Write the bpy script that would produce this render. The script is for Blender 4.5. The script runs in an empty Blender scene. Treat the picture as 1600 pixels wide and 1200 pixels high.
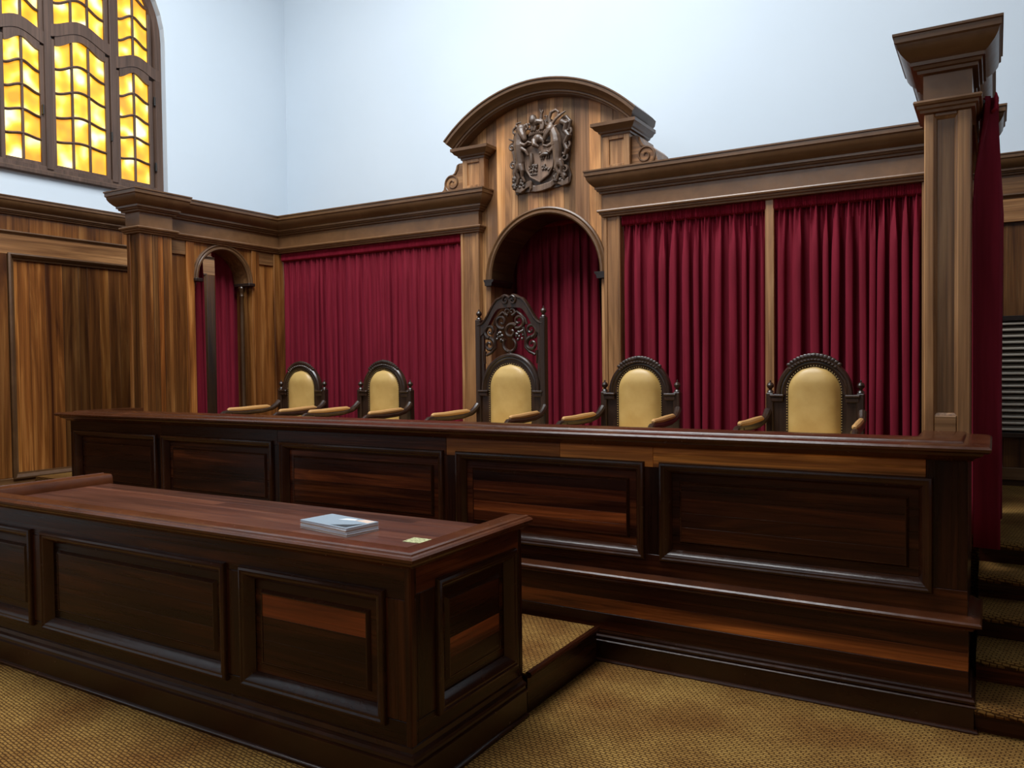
import bpy, bmesh, math, random
from mathutils import Vector, Matrix
from math import sin, cos, pi, radians, sqrt, atan2, hypot

SC = bpy.context.scene
COL = SC.collection
rnd = random.Random(7)

# ------------------------------------------------------------------ camera
F_PX, YAW, PITCH, ROLL = 1260.86, 30.911, -1.453, -0.675
EYE = Vector((0.0, 0.0, 1.7))
cam_d = bpy.data.cameras.new('camera')
cam_d.sensor_fit = 'HORIZONTAL'
cam_d.sensor_width = 36.0
cam_d.lens = F_PX / 1600 * 36.0
cam_d.clip_start = 0.05
cam = bpy.data.objects.new('camera', cam_d)
COL.objects.link(cam)
_y, _p, _r = radians(YAW), radians(PITCH), radians(ROLL)
_f = Vector((-sin(_y) * cos(_p), cos(_y) * cos(_p), sin(_p)))
_rt = Vector((cos(_y), sin(_y), 0))
_up = _rt.cross(_f)
_rt2 = _rt * cos(_r) + _up * sin(_r)
_up2 = _up * cos(_r) - _rt * sin(_r)
cam.matrix_world = Matrix(((_rt2.x, _up2.x, -_f.x, EYE.x), (_rt2.y, _up2.y, -_f.y, EYE.y),
                           (_rt2.z, _up2.z, -_f.z, EYE.z), (0, 0, 0, 1)))
SC.camera = cam

# ------------------------------------------------------------------ world, lights, exposure
SC.view_settings.view_transform = 'Standard'
SC.view_settings.look = 'None'
SC.view_settings.exposure = 0.0
SC.view_settings.gamma = 1.0
SC.view_settings.use_curve_mapping = False
SC.cycles.max_bounces = 8
SC.cycles.diffuse_bounces = 4
SC.cycles.glossy_bounces = 3
SC.cycles.sample_clamp_indirect = 4.0
W = bpy.data.worlds.new('world')
SC.world = W
W.use_nodes = True
W.node_tree.nodes['Background'].inputs[0].default_value = (0.75, 0.87, 1.0, 1)
W.node_tree.nodes['Background'].inputs[1].default_value = 0.25


def area(name, loc, target, sx, sy, power, col):
    l = bpy.data.lights.new(name, 'AREA')
    l.shape = 'RECTANGLE'
    l.size, l.size_y, l.energy, l.color = sx, sy, power, col
    o = bpy.data.objects.new(name, l)
    o.location = loc
    d = Vector(target) - Vector(loc)
    o.rotation_euler = d.to_track_quat('-Z', 'Y').to_euler()
    COL.objects.link(o)
    return o


# daylight of the roof lantern and of the tall windows behind the camera
area('roof_lantern_light', (-3.8, 3.5, 7.9), (-3.8, 3.5, 0), 4.4, 3.2, 740, (0.93, 0.97, 1.0))
area('window_light_rear', (-3.6, -4.6, 6.0), (-3.6, 6.0, 3.4), 3.6, 2.2, 85, (0.90, 0.96, 1.0))

# ------------------------------------------------------------------ helpers: meshes


def tag(o, label=None, cat=None, group=None, kind=None):
    if label: o['label'] = label
    if cat: o['category'] = cat
    if group: o['group'] = group
    if kind: o['kind'] = kind
    return o


def empty(name, loc, label=None, cat=None, group=None, kind=None):
    o = bpy.data.objects.new(name, None)
    o.empty_display_size = 0.1
    o.location = loc
    COL.objects.link(o)
    o['_w'] = [float(v) for v in loc]
    return tag(o, label, cat, group, kind)


def wloc(o):
    return Vector(o['_w']) if o is not None and '_w' in o.keys() else Vector((0, 0, 0))


class M:
    """collects verts/faces, builds one mesh object (given in world coordinates)"""

    def __init__(s):
        s.v, s.f = [], []

    def add(s, v, f):
        n = len(s.v)
        s.v += [Vector(q) for q in v]
        s.f += [[i + n for i in q] for q in f]
        return s

    def box(s, x0, x1, y0, y1, z0, z1):
        return s.add([(x0, y0, z0), (x1, y0, z0), (x1, y1, z0), (x0, y1, z0),
                      (x0, y0, z1), (x1, y0, z1), (x1, y1, z1), (x0, y1, z1)],
                     [(3, 2, 1, 0), (4, 5, 6, 7), (0, 1, 5, 4), (1, 2, 6, 5), (2, 3, 7, 6), (3, 0, 4, 7)])

    def bbox(s, x0, x1, y0, y1, z0, z1, b=0.004):
        bm = bmesh.new()
        r = bmesh.ops.create_cube(bm, size=1)
        for v in bm.verts:
            v.co = Vector((x0 + (v.co.x + .5) * (x1 - x0), y0 + (v.co.y + .5) * (y1 - y0), z0 + (v.co.z + .5) * (z1 - z0)))
        bmesh.ops.bevel(bm, geom=list(bm.edges), offset=b, segments=1, affect='EDGES')
        bm.verts.index_update()
        s.add([v.co.copy() for v in bm.verts], [[v.index for v in f.verts] for f in bm.faces])
        bm.free()
        return s

    def prism(s, poly, axis, a0, a1):
        """poly of 2D points; axis 0: (y,z), 1: (x,z), 2: (x,y)"""
        def P(q, a):
            return [(a, q[0], q[1]), (q[0], a, q[1]), (q[0], q[1], a)][axis]
        n = len(poly)
        v = [P(q, a0) for q in poly] + [P(q, a1) for q in poly]
        f = [list(range(n)), list(range(2 * n - 1, n - 1, -1))]
        f += [[i, i + n, (i + 1) % n + n, (i + 1) % n] for i in range(n)]
        return s.add(v, f)

    def sweep(s, path, prof, N, closed=False):
        path = [Vector(p) for p in path]
        N = Vector(N)
        n, m = len(path), len(prof)
        T = []
        for i in range(n if closed else n - 1):
            T.append((path[(i + 1) % n] - path[i]).normalized().cross(N))
        rows = []
        for i in range(n):
            if closed: a, b = T[i - 1], T[i]
            else: a, b = T[max(i - 1, 0)], T[min(i, n - 2)]
            mv = (a + b) / max(1 + a.dot(b), 0.2)
            rows.append([path[i] + mv * q[0] + N * q[1] for q in prof])
        v = [q for r_ in rows for q in r_]
        f = []
        for i in range(n if closed else n - 1):
            j = (i + 1) % n
            for k in range(m):
                l = (k + 1) % m
                f.append([i * m + k, i * m + l, j * m + l, j * m + k])
        if not closed:
            f.append(list(range(m - 1, -1, -1)))
            f.append([(n - 1) * m + k for k in range(m)])
        return s.add(v, f)

    def tube(s, pts, rad, seg=8, cap=True):
        pts = [Vector(p) for p in pts]
        n = len(pts)
        if not isinstance(rad, (list, tuple)): rad = [rad] * n
        u = None
        v = []
        for i in range(n):
            t = (pts[min(i + 1, n - 1)] - pts[max(i - 1, 0)]).normalized()
            if u is None:
                u = t.orthogonal().normalized()
            else:
                u = (u - t * u.dot(t)).normalized()
            w = t.cross(u)
            for k in range(seg):
                a = 2 * pi * k / seg
                v.append(pts[i] + (u * cos(a) + w * sin(a)) * rad[i])
        f = []
        for i in range(n - 1):
            for k in range(seg):
                l = (k + 1) % seg
                f.append([i * seg + k, i * seg + l, (i + 1) * seg + l, (i + 1) * seg + k])
        if cap:
            f.append(list(range(seg - 1, -1, -1)))
            f.append([(n - 1) * seg + k for k in range(seg)])
        return s.add(v, f)

    def ball(s, c, r, seg=10, rings=7, sc=(1, 1, 1)):
        c = Vector(c)
        v = [c + Vector((0, 0, r * sc[2]))]
        for i in range(1, rings):
            t = pi * i / rings
            for k in range(seg):
                a = 2 * pi * k / seg
                v.append(c + Vector((r * sc[0] * sin(t) * cos(a), r * sc[1] * sin(t) * sin(a), r * sc[2] * cos(t))))
        v.append(c - Vector((0, 0, r * sc[2])))
        f = []
        for k in range(seg):
            l = (k + 1) % seg
            f.append([0, 1 + k, 1 + l])
            for i in range(rings - 2):
                f.append([1 + i * seg + k, 1 + (i + 1) * seg + k, 1 + (i + 1) * seg + l, 1 + i * seg + l])
            f.append([len(v) - 1, 1 + (rings - 2) * seg + l, 1 + (rings - 2) * seg + k])
        return s.add(v, f)

    def chain(s, pts, rad, seg=8):
        """tube with ball ends: a limb"""
        s.tube(pts, rad, seg)
        s.ball(pts[0], rad[0], seg, 5)
        s.ball(pts[-1], rad[-1], seg, 5)
        return s

    def lathe(s, prof, c, seg=14):
        c = Vector(c)
        v = []
        for r, z in prof:
            for k in range(seg):
                a = 2 * pi * k / seg
                v.append(c + Vector((r * cos(a), r * sin(a), z)))
        f = []
        n = len(prof)
        for i in range(n - 1):
            for k in range(seg):
                l = (k + 1) % seg
                f.append([i * seg + k, i * seg + l, (i + 1) * seg + l, (i + 1) * seg + k])
        f.append(list(range(seg - 1, -1, -1)))
        f.append([(n - 1) * seg + k for k in range(seg)])
        return s.add(v, f)

    def build(s, name, mat, parent=None, tone=None, smooth=32, fix=True):
        me = bpy.data.meshes.new(name)
        off = wloc(parent)
        me.from_pydata([q - off for q in s.v], [], s.f)
        if fix:
            bm = bmesh.new()
            bm.from_mesh(me)
            bmesh.ops.recalc_face_normals(bm, faces=bm.faces)
            bm.to_mesh(me)
            bm.free()
        me.update()
        if smooth:
            me.shade_smooth()
            me.set_sharp_from_angle(angle=radians(smooth))
        me.materials.append(mat)
        o = bpy.data.objects.new(name, me)
        COL.objects.link(o)
        if parent is not None:
            o.parent = parent
            o['_w'] = list(off)
        t = tone if tone is not None else 1.0
        o.color = (t, t, t, 1) if not isinstance(t, tuple) else (t[0], t[1], t[2], 1)
        return o


def arc(cx, cz, r, a0, a1, n):
    return [(cx + r * cos(a0 + (a1 - a0) * i / n), cz + r * sin(a0 + (a1 - a0) * i / n)) for i in range(n + 1)]


# ------------------------------------------------------------------ materials


def mat_base(name):
    m = bpy.data.materials.new(name)
    m.use_nodes = True
    nt = m.node_tree
    return m, nt, nt.nodes['Principled BSDF']


def N(nt, t, **k):
    n = nt.nodes.new(t)
    for a, b in k.items():
        setattr(n, a, b)
    return n


def plain(name, col, rough=0.5, spec=0.5, metal=0.0):
    m, nt, p = mat_base(name)
    p.inputs['Base Color'].default_value = (*col, 1)
    p.inputs['Roughness'].default_value = rough
    p.inputs['Specular IOR Level'].default_value = spec
    p.inputs['Metallic'].default_value = metal
    return m


def ramp(nt, stops):
    r = N(nt, 'ShaderNodeValToRGB')
    e = r.color_ramp.elements
    while len(e) > 1: e.remove(e[-1])
    e[0].position, e[0].color = stops[0][0], (*stops[0][1], 1)
    for pos, c in stops[1:]:
        x = e.new(pos)
        x.color = (*c, 1)
    return r


def wood(name, axis, dark, mid, light, rough=0.3, vary=0.35, coat=0.0, fine=1.0, spec=0.5):
    m, nt, p = mat_base(name)
    L = nt.links
    tc = N(nt, 'ShaderNodeTexCoord')
    oi = N(nt, 'ShaderNodeObjectInfo')
    sc = [9.0, 9.0, 9.0]
    if axis is None: sc = [2.5, 2.5, 2.5]
    else: sc[axis] = 0.55
    mp = N(nt, 'ShaderNodeMapping')
    mp.inputs['Scale'].default_value = sc
    rv = N(nt, 'ShaderNodeVectorMath', operation='SCALE')
    cmb = N(nt, 'ShaderNodeCombineXYZ')
    for i in range(3): L.new(oi.outputs['Random'], cmb.inputs[i])
    L.new(cmb.outputs[0], rv.inputs[0])
    rv.inputs['Scale'].default_value = 37.0
    L.new(tc.outputs['Object'], mp.inputs['Vector'])
    ad = N(nt, 'ShaderNodeVectorMath', operation='ADD')
    L.new(mp.outputs[0], ad.inputs[0])
    L.new(rv.outputs[0], ad.inputs[1])
    n1 = N(nt, 'ShaderNodeTexNoise')
    n1.inputs['Scale'].default_value = 1.1
    n1.inputs['Detail'].default_value = 5
    n1.inputs['Roughness'].default_value = 0.6
    n1.inputs['Distortion'].default_value = 0.9
    L.new(ad.outputs[0], n1.inputs['Vector'])
    sc2 = N(nt, 'ShaderNodeVectorMath', operation='MULTIPLY')
    s2 = [7.0, 7.0, 7.0]
    if axis is not None: s2[axis] = 1.6
    sc2.inputs[1].default_value = s2
    L.new(ad.outputs[0], sc2.inputs[0])
    n2 = N(nt, 'ShaderNodeTexNoise')
    n2.inputs['Scale'].default_value = 1.3
    n2.inputs['Detail'].default_value = 3
    L.new(sc2.outputs[0], n2.inputs['Vector'])
    cr = ramp(nt, [(0.30, dark), (0.52, mid), (0.74, light)])
    L.new(n1.outputs['Fac'], cr.inputs[0])
    # fine streaks
    mr = N(nt, 'ShaderNodeMapRange')
    mr.inputs['From Min'].default_value, mr.inputs['From Max'].default_value = 0.3, 0.7
    mr.inputs['To Min'].default_value, mr.inputs['To Max'].default_value = 1 - 0.28 * fine, 1 + 0.2 * fine
    L.new(n2.outputs['Fac'], mr.inputs['Value'])
    # piece to piece variation
    mv = N(nt, 'ShaderNodeMapRange')
    mv.inputs['To Min'].default_value, mv.inputs['To Max'].default_value = 1 - vary, 1 + vary
    L.new(oi.outputs['Random'], mv.inputs['Value'])
    mu = N(nt, 'ShaderNodeMath', operation='MULTIPLY')
    L.new(mr.outputs[0], mu.inputs[0])
    L.new(mv.outputs[0], mu.inputs[1])
    v1 = N(nt, 'ShaderNodeVectorMath', operation='SCALE')
    L.new(cr.outputs[0], v1.inputs[0])
    L.new(mu.outputs[0], v1.inputs['Scale'])
    v2 = N(nt, 'ShaderNodeVectorMath', operation='MULTIPLY')
    L.new(v1.outputs[0], v2.inputs[0])
    L.new(oi.outputs['Color'], v2.inputs[1])
    L.new(v2.outputs[0], p.inputs['Base Color'])
    rr = N(nt, 'ShaderNodeMapRange')
    rr.inputs['To Min'].default_value, rr.inputs['To Max'].default_value = rough - 0.06, rough + 0.1
    L.new(n2.outputs['Fac'], rr.inputs['Value'])
    L.new(rr.outputs[0], p.inputs['Roughness'])
    p.inputs['Coat Weight'].default_value = coat
    p.inputs['Specular IOR Level'].default_value = spec
    p.inputs['Coat Roughness'].default_value = 0.18
    bp = N(nt, 'ShaderNodeBump')
    bp.inputs['Strength'].default_value = 0.06
    bp.inputs['Distance'].default_value = 0.01
    L.new(n2.outputs['Fac'], bp.inputs['Height'])
    L.new(bp.outputs[0], p.inputs['Normal'])
    return m


# lighter, warm panelling timber and the dark polished timber of the furniture
LW = [(0.13, 0.053, 0.018), (0.31, 0.145, 0.054), (0.50, 0.268, 0.114)]
DW = [(0.0072, 0.0014, 0.0005), (0.025, 0.0052, 0.0014), (0.084, 0.020, 0.0046)]
WX, WY, WZ = [wood('panelling_wood_' + 'xyz'[i], i, *LW, rough=0.36, vary=0.2) for i in range(3)]
WM = wood('panelling_moulding_wood', None, (0.12, 0.055, 0.022), (0.155, 0.073, 0.029), (0.20, 0.098, 0.041), rough=0.33, vary=0.06, fine=0.25)
DM = wood('bench_moulding_wood', None, (0.026, 0.0074, 0.0026), (0.038, 0.0108, 0.0036), (0.054, 0.0155, 0.0052), rough=0.22, vary=0.1, fine=0.1, spec=0.45)
PZ = wood('plank_wood', 2, (0.055, 0.0145, 0.003), (0.225, 0.078, 0.016), (0.44, 0.195, 0.055), rough=0.34, vary=0.3)
DX, DY, DZ = [wood('bench_wood_' + 'xyz'[i], i, *DW, rough=0.27, vary=0.2, spec=0.32) for i in range(3)]
TX = wood('desk_top_wood', 0, (0.040, 0.011, 0.006), (0.085, 0.026, 0.013), (0.15, 0.052, 0.026), rough=0.3, vary=0.22, coat=0.2)
CH = wood('chair_wood', 2, (0.018, 0.008, 0.005), (0.034, 0.016, 0.009), (0.060, 0.028, 0.015), rough=0.30, vary=0.1, coat=0.1)
CV = wood('carving_wood', 2, (0.065, 0.038, 0.024), (0.115, 0.070, 0.046), (0.175, 0.110, 0.072), rough=0.34, vary=0.05)
WINW = wood('window_wood', 2, (0.060, 0.032, 0.020), (0.095, 0.052, 0.034), (0.13, 0.075, 0.050), rough=0.5, vary=0.05)


def m_plaster():
    m, nt, p = mat_base('white_plaster')
    L = nt.links
    n = N(nt, 'ShaderNodeTexNoise')
    n.inputs['Scale'].default_value = 0.6
    n.inputs['Detail'].default_value = 4
    cr = ramp(nt, [(0.3, (0.625, 0.700, 0.768)), (0.7, (0.665, 0.735, 0.80))])
    tc = N(nt, 'ShaderNodeTexCoord')
    L.new(tc.outputs['Object'], n.inputs['Vector'])
    L.new(n.outputs['Fac'], cr.inputs[0])
    L.new(cr.outputs[0], p.inputs['Base Color'])
    p.inputs['Roughness'].default_value = 0.8
    p.inputs['Specular IOR Level'].default_value = 0.2
    n3 = N(nt, 'ShaderNodeTexNoise')
    n3.inputs['Scale'].default_value = 40
    L.new(tc.outputs['Object'], n3.inputs['Vector'])
    b = N(nt, 'ShaderNodeBump')
    b.inputs['Strength'].default_value = 0.04
    L.new(n3.outputs['Fac'], b.inputs['Height'])
    L.new(b.outputs[0], p.inputs['Normal'])
    return m


PLASTER = m_plaster()


def m_carpet():
    m, nt, p = mat_base('carpet')
    L = nt.links
    tc = N(nt, 'ShaderNodeTexCoord')
    mp = N(nt, 'ShaderNodeMapping')
    mp.inputs['Rotation'].default_value = (0, 0, radians(8))
    L.new(tc.outputs['Object'], mp.inputs['Vector'])
    sep = N(nt, 'ShaderNodeSeparateXYZ')
    L.new(tc.outputs['Object'], sep.inputs[0])
    yz = N(nt, 'ShaderNodeMath', operation='ADD')
    L.new(sep.outputs[1], yz.inputs[0])
    L.new(sep.outputs[2], yz.inputs[1])
    cb = N(nt, 'ShaderNodeCombineXYZ')
    L.new(sep.outputs[0], cb.inputs[0])
    L.new(yz.outputs[0], cb.inputs[1])
    L.new(cb.outputs[0], mp.inputs['Vector'])
    nz = N(nt, 'ShaderNodeTexNoise')
    nz.inputs['Scale'].default_value = 60
    nz.inputs['Detail'].default_value = 2
    L.new(mp.outputs[0], nz.inputs['Vector'])
    mix = N(nt, 'ShaderNodeVectorMath', operation='MULTIPLY_ADD')
    L.new(nz.outputs['Color'], mix.inputs[0])
    mix.inputs[1].default_value = (0.012, 0.012, 0.0)
    L.new(mp.outputs[0], mix.inputs[2])
    br = N(nt, 'ShaderNodeTexBrick')
    br.inputs['Scale'].default_value = 1.0
    br.inputs['Brick Width'].default_value = 0.034
    br.inputs['Row Height'].default_value = 0.017
    br.inputs['Mortar Size'].default_value = 0.0042
    br.inputs['Mortar Smooth'].default_value = 0.6
    br.inputs['Color1'].default_value = (0.31, 0.178, 0.055, 1)
    br.inputs['Color2'].default_value = (0.25, 0.137, 0.040, 1)
    br.inputs['Mortar'].default_value = (0.075, 0.036, 0.011, 1)
    L.new(mix.outputs[0], br.inputs['Vector'])
    n1 = N(nt, 'ShaderNodeTexNoise')
    n1.inputs['Scale'].default_value = 2.2
    n1.inputs['Detail'].default_value = 4
    L.new(mp.outputs[0], n1.inputs['Vector'])
    cr = ramp(nt, [(0.35, (0.72, 0.58, 0.46)), (0.65, (1.18, 1.18, 1.02))])
    L.new(n1.outputs['Fac'], cr.inputs[0])
    mu = N(nt, 'ShaderNodeVectorMath', operation='MULTIPLY')
    L.new(br.outputs['Color'], mu.inputs[0])
    L.new(cr.outputs[0], mu.inputs[1])
    n2 = N(nt, 'ShaderNodeTexNoise')
    n2.inputs['Scale'].default_value = 260
    L.new(mp.outputs[0], n2.inputs['Vector'])
    mr = N(nt, 'ShaderNodeMapRange')
    mr.inputs['To Min'].default_value, mr.inputs['To Max'].default_value = 0.6, 1.4
    L.new(n2.outputs['Fac'], mr.inputs['Value'])
    sc = N(nt, 'ShaderNodeVectorMath', operation='SCALE')
    L.new(mu.outputs[0], sc.inputs[0])
    L.new(mr.outputs[0], sc.inputs['Scale'])
    L.new(sc.outputs[0], p.inputs['Base Color'])
    p.inputs['Roughness'].default_value = 0.95
    p.inputs['Specular IOR Level'].default_value = 0.1
    b = N(nt, 'ShaderNodeBump')
    b.inputs['Strength'].default_value = 0.6
    b.inputs['Distance'].default_value = 0.006
    inv = N(nt, 'ShaderNodeMath', operation='SUBTRACT')
    inv.inputs[0].default_value = 1.0
    L.new(br.outputs['Fac'], inv.inputs[1])
    L.new(inv.outputs[0], b.inputs['Height'])
    L.new(b.outputs[0], p.inputs['Normal'])
    return m


CARPET = m_carpet()


def m_velvet():
    m, nt, p = mat_base('red_velvet')
    L = nt.links
    tc = N(nt, 'ShaderNodeTexCoord')
    mp = N(nt, 'ShaderNodeMapping')
    mp.inputs['Scale'].default_value = (30, 30, 2)
    L.new(tc.outputs['Object'], mp.inputs['Vector'])
    n = N(nt, 'ShaderNodeTexNoise')
    n.inputs['Scale'].default_value = 1.0
    n.inputs['Detail'].default_value = 3
    L.new(mp.outputs[0], n.inputs['Vector'])
    cr = ramp(nt, [(0.3, (0.150, 0.0065, 0.016)), (0.7, (0.215, 0.011, 0.026))])
    L.new(n.outputs['Fac'], cr.inputs[0])
    oi = N(nt, 'ShaderNodeObjectInfo')
    v2 = N(nt, 'ShaderNodeVectorMath', operation='MULTIPLY')
    L.new(cr.outputs[0], v2.inputs[0])
    L.new(oi.outputs['Color'], v2.inputs[1])
    L.new(v2.outputs[0], p.inputs['Base Color'])
    p.inputs['Roughness'].default_value = 0.75
    p.inputs['Specular IOR Level'].default_value = 0.15
    p.inputs['Sheen Weight'].default_value = 0.15
    p.inputs['Sheen Roughness'].default_value = 0.4
    p.inputs['Sheen Tint'].default_value = (0.8, 0.12, 0.25, 1)
    return m


VELVET = m_velvet()


def m_leather():
    m, nt, p = mat_base('tan_leather')
    L = nt.links
    tc = N(nt, 'ShaderNodeTexCoord')
    n = N(nt, 'ShaderNodeTexNoise')
    n.inputs['Scale'].default_value = 5
    n.inputs['Detail'].default_value = 5
    L.new(tc.outputs['Object'], n.inputs['Vector'])
    cr = ramp(nt, [(0.3, (0.46, 0.275, 0.075)), (0.7, (0.62, 0.41, 0.14))])
    L.new(n.outputs['Fac'], cr.inputs[0])
    L.new(cr.outputs[0], p.inputs['Base Color'])
    p.inputs['Roughness'].default_value = 0.42
    n3 = N(nt, 'ShaderNodeTexNoise')
    n3.inputs['Scale'].default_value = 140
    L.new(tc.outputs['Object'], n3.inputs['Vector'])
    b = N(nt, 'ShaderNodeBump')
    b.inputs['Strength'].default_value = 0.08
    b.inputs['Distance'].default_value = 0.004
    L.new(n3.outputs['Fac'], b.inputs['Height'])
    L.new(b.outputs[0], p.inputs['Normal'])
    return m


LEATHER = m_leather()
ARMPAD = plain('worn_tan_leather', (0.54, 0.29, 0.105), 0.45)
BRASS = plain('brass_nail', (0.55, 0.42, 0.18), 0.35, metal=0.8)
BLACKM = plain('dark_metal', (0.02, 0.018, 0.016), 0.4)
DARKW = wood('dark_bracket_wood', 0, (0.010, 0.006, 0.005), (0.02, 0.012, 0.009), (0.04, 0.024, 0.016), rough=0.35, vary=0.1)


def m_amber():
    """old amber glass with daylight behind it: a lit window"""
    m, nt, p = mat_base('amber_glass')
    L = nt.links
    tc = N(nt, 'ShaderNodeTexCoord')
    oi = N(nt, 'ShaderNodeObjectInfo')
    cmb = N(nt, 'ShaderNodeCombineXYZ')
    for i in range(3): L.new(oi.outputs['Random'], cmb.inputs[i])
    sc = N(nt, 'ShaderNodeVectorMath', operation='SCALE')
    L.new(cmb.outputs[0], sc.inputs[0])
    sc.inputs['Scale'].default_value = 23.0
    ad = N(nt, 'ShaderNodeVectorMath', operation='ADD')
    L.new(tc.outputs['Object'], ad.inputs[0])
    L.new(sc.outputs[0], ad.inputs[1])
    n = N(nt, 'ShaderNodeTexNoise')
    n.inputs['Scale'].default_value = 5.5
    n.inputs['Detail'].default_value = 0.8
    L.new(ad.outputs[0], n.inputs['Vector'])
    cr = ramp(nt, [(0.30, (0.72, 0.22, 0.003)), (0.43, (0.98, 0.42, 0.008)), (0.52, (1.1, 0.62, 0.03)), (0.60, (1.35, 1.0, 0.25)), (0.69, (1.7, 1.55, 0.9))])
    L.new(n.outputs['Fac'], cr.inputs[0])
    p.inputs['Base Color'].default_value = (0.5, 0.25, 0.03, 1)
    p.inputs['Roughness'].default_value = 0.15
    L.new(cr.outputs[0], p.inputs['Emission Color'])
    p.inputs['Emission Strength'].default_value = 1.0
    return m


AMBER = m_amber()

# ------------------------------------------------------------------ the room shell
LX, BY = -8.12, 7.78          # left wall face, back wall face
RX, FY, CZ = 4.2, -5.0, 8.0   # right wall, wall behind the camera, ceiling
PLAT = 0.65                   # level of the judges' platform

fl = M().box(LX - .3, RX + .3, FY - .3, BY + .3, -0.12, 0).build('floor', CARPET)
tag(fl, 'mustard brown patterned carpet floor', kind='structure')
ce = M().box(LX - .3, RX + .3, FY - .3, BY + .3, CZ, CZ + .2).build('ceiling', PLASTER)
tag(ce, 'white plaster ceiling', kind='structure')
wb = M().box(LX - .3, RX + .3, BY, BY + .3, 0, CZ).build('wall_back', PLASTER)
tag(wb, 'white plaster wall behind the bench screen', kind='structure')
wr = M().box(RX, RX + .3, FY, BY, 0, CZ).build('wall_right', PLASTER)
tag(wr, 'white plaster side wall', kind='structure')
wf = M().box(LX - .3, RX + .3, FY - .3, FY, 0, CZ).build('wall_front', PLASTER)
tag(wf, 'white plaster wall opposite the bench', kind='structure')

# left wall with the round-headed window opening
WC, WH, WS0, WSP = 5.01, 0.945, 3.66, 5.40     # centre y, half width, bottom, springing
op = [(WC - WH, WS0), (WC + WH, WS0)] + arc(WC, WSP, WH, 0, pi, 20)
wm = M()
wm.box(LX - .3, LX, FY, WC - WH, 0, CZ).box(LX - .3, LX, WC + WH, BY, 0, CZ).box(LX - .3, LX, WC - WH, WC + WH, 0, WS0)
hd = arc(WC, WSP, WH, 0, pi, 20)
for i in range(20):
    (ya, za), (yb, zb) = hd[i], hd[i + 1]
    wm.prism([(ya, za), (ya, CZ), (yb, CZ), (yb, zb)], 0, LX - .3, LX)
wl = wm.build('wall_left', PLASTER, smooth=20)
tag(wl, 'white plaster left wall above dark panelling', kind='structure')

# ------------------------------------------------------------------ window (thing > casement > pane / bar)
win = empty('window_1', (LX - 0.1, WC, WS0), 'round-headed amber glass window with wavy brown glazing bars', kind='structure')
X0, X1 = LX - 0.15, LX - 0.085        # frame back / front
fr = M()
fr.sweep([(X0, y, z) for y, z in ([(WC - WH, WS0), (WC + WH, WS0)] + arc(WC, WSP, WH, 0, pi, 24))][:26],
         [(0, 0), (0, .075), (-.075, .075), (-.09, .05), (-.09, 0)], (1, 0, 0), closed=True)
fr.build('outer_frame', WINW, win)
M().bbox(LX - .12, LX + .05, WC - WH - .04, WC + WH + .04, WS0 - .045, WS0 + .005, .008).build('window_sill', WINW, win)
for yy in (4.66, 5.365):
    M().bbox(X0, X1 + .02, yy - .035, yy + .035, WS0 + .05, 6.2, .006).build('mullion', WINW, win)


def light(y0, y1, ncol, zb, rows, amp, ztop=None, lower=True):
    """one leaded light: y range of glass, bottom z, list of heights of wavy bars (last = head)"""
    cs = M()
    w = y1 - y0

    def wave(y, a):
        t = (y - y0) / w
        return a * (0.5 - 0.5 * cos(2 * pi * t))
    lim = lambda y: WSP + sqrt(max((WH - .085) ** 2 - (y - WC) ** 2, 0.0))
    ns = 6 * ncol
    ys = [y0 + w * i / ns for i in range(ns + 1)]
    amps = [amp * (0.12 + 0.88 * i / (len(rows) - 1)) if lower else amp for i in range(len(rows))]
    amps[0] = 0 if lower else amp
    cas = empty('casement', (X1, y0, zb))
    cas.parent = win
    cas.location = Vector((X1, y0, zb)) - wloc(win)
    cas['_w'] = [X1, y0, zb]
    fx0, fx1 = X0 + .01, X1
    # stiles and rails of the casement
    zt = rows[-1]
    for ya, yb in ((y0 - .045, y0), (y1, y1 + .045)):
        M().bbox(fx0, fx1, ya, yb, zb - .05, min(zt + .06, lim((ya + yb) / 2)), .005).build('stile', WINW, cas)
    M().bbox(fx0, fx1, y0, y1, zb - .06, zb + (0 if lower else 0), .005).build('rail', WINW, cas)
    # head rail with wavy underside
    top = M()
    for i in range(ns):
        a, b = ys[i], ys[i + 1]
        za, zb_ = zt + wave(a, amps[-1]), zt + wave(b, amps[-1])
        top.prism([(a, za), (b, zb_), (b, zb_ + .13), (a, za + .13)], 0, fx0, fx1 + .004)
    if lower: top.build('head_rail', WINW, cas)
    # wavy bars
    for r in range(1, len(rows) - 1):
        M().sweep([(fx0 + .03, y, rows[r] + wave(y, amps[r])) for y in ys],
                  [(-.013, -.022), (-.013, .016), (0, .026), (.013, .016), (.013, -.022)], (1, 0, 0)).build('bar', WINW, cas)
    for c in range(1, ncol):
        yc = y0 + w * c / ncol
        M().bbox(fx0 + .008, fx0 + .052, yc - .012, yc + .012, zb, min(zt + wave(yc, amps[-1]), lim(yc)), .005).build('bar', WINW, cas)
    # panes
    for c in range(ncol):
        for r in range(len(rows) - 1):
            seg = ys[c * 6:(c + 1) * 6 + 1]
            lo = [(y, min(rows[r] + wave(y, amps[r]), lim(y))) for y in seg]
            hi = [(y, min(rows[r + 1] + wave(y, amps[r + 1]), lim(y))) for y in seg]
            if max(h[1] - l[1] for l, h in zip(lo, hi)) < .02: continue
            M().prism(lo + hi[::-1], 0, fx0 + .024, fx0 + .030).build('pane', AMBER, cas, smooth=0)


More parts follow.
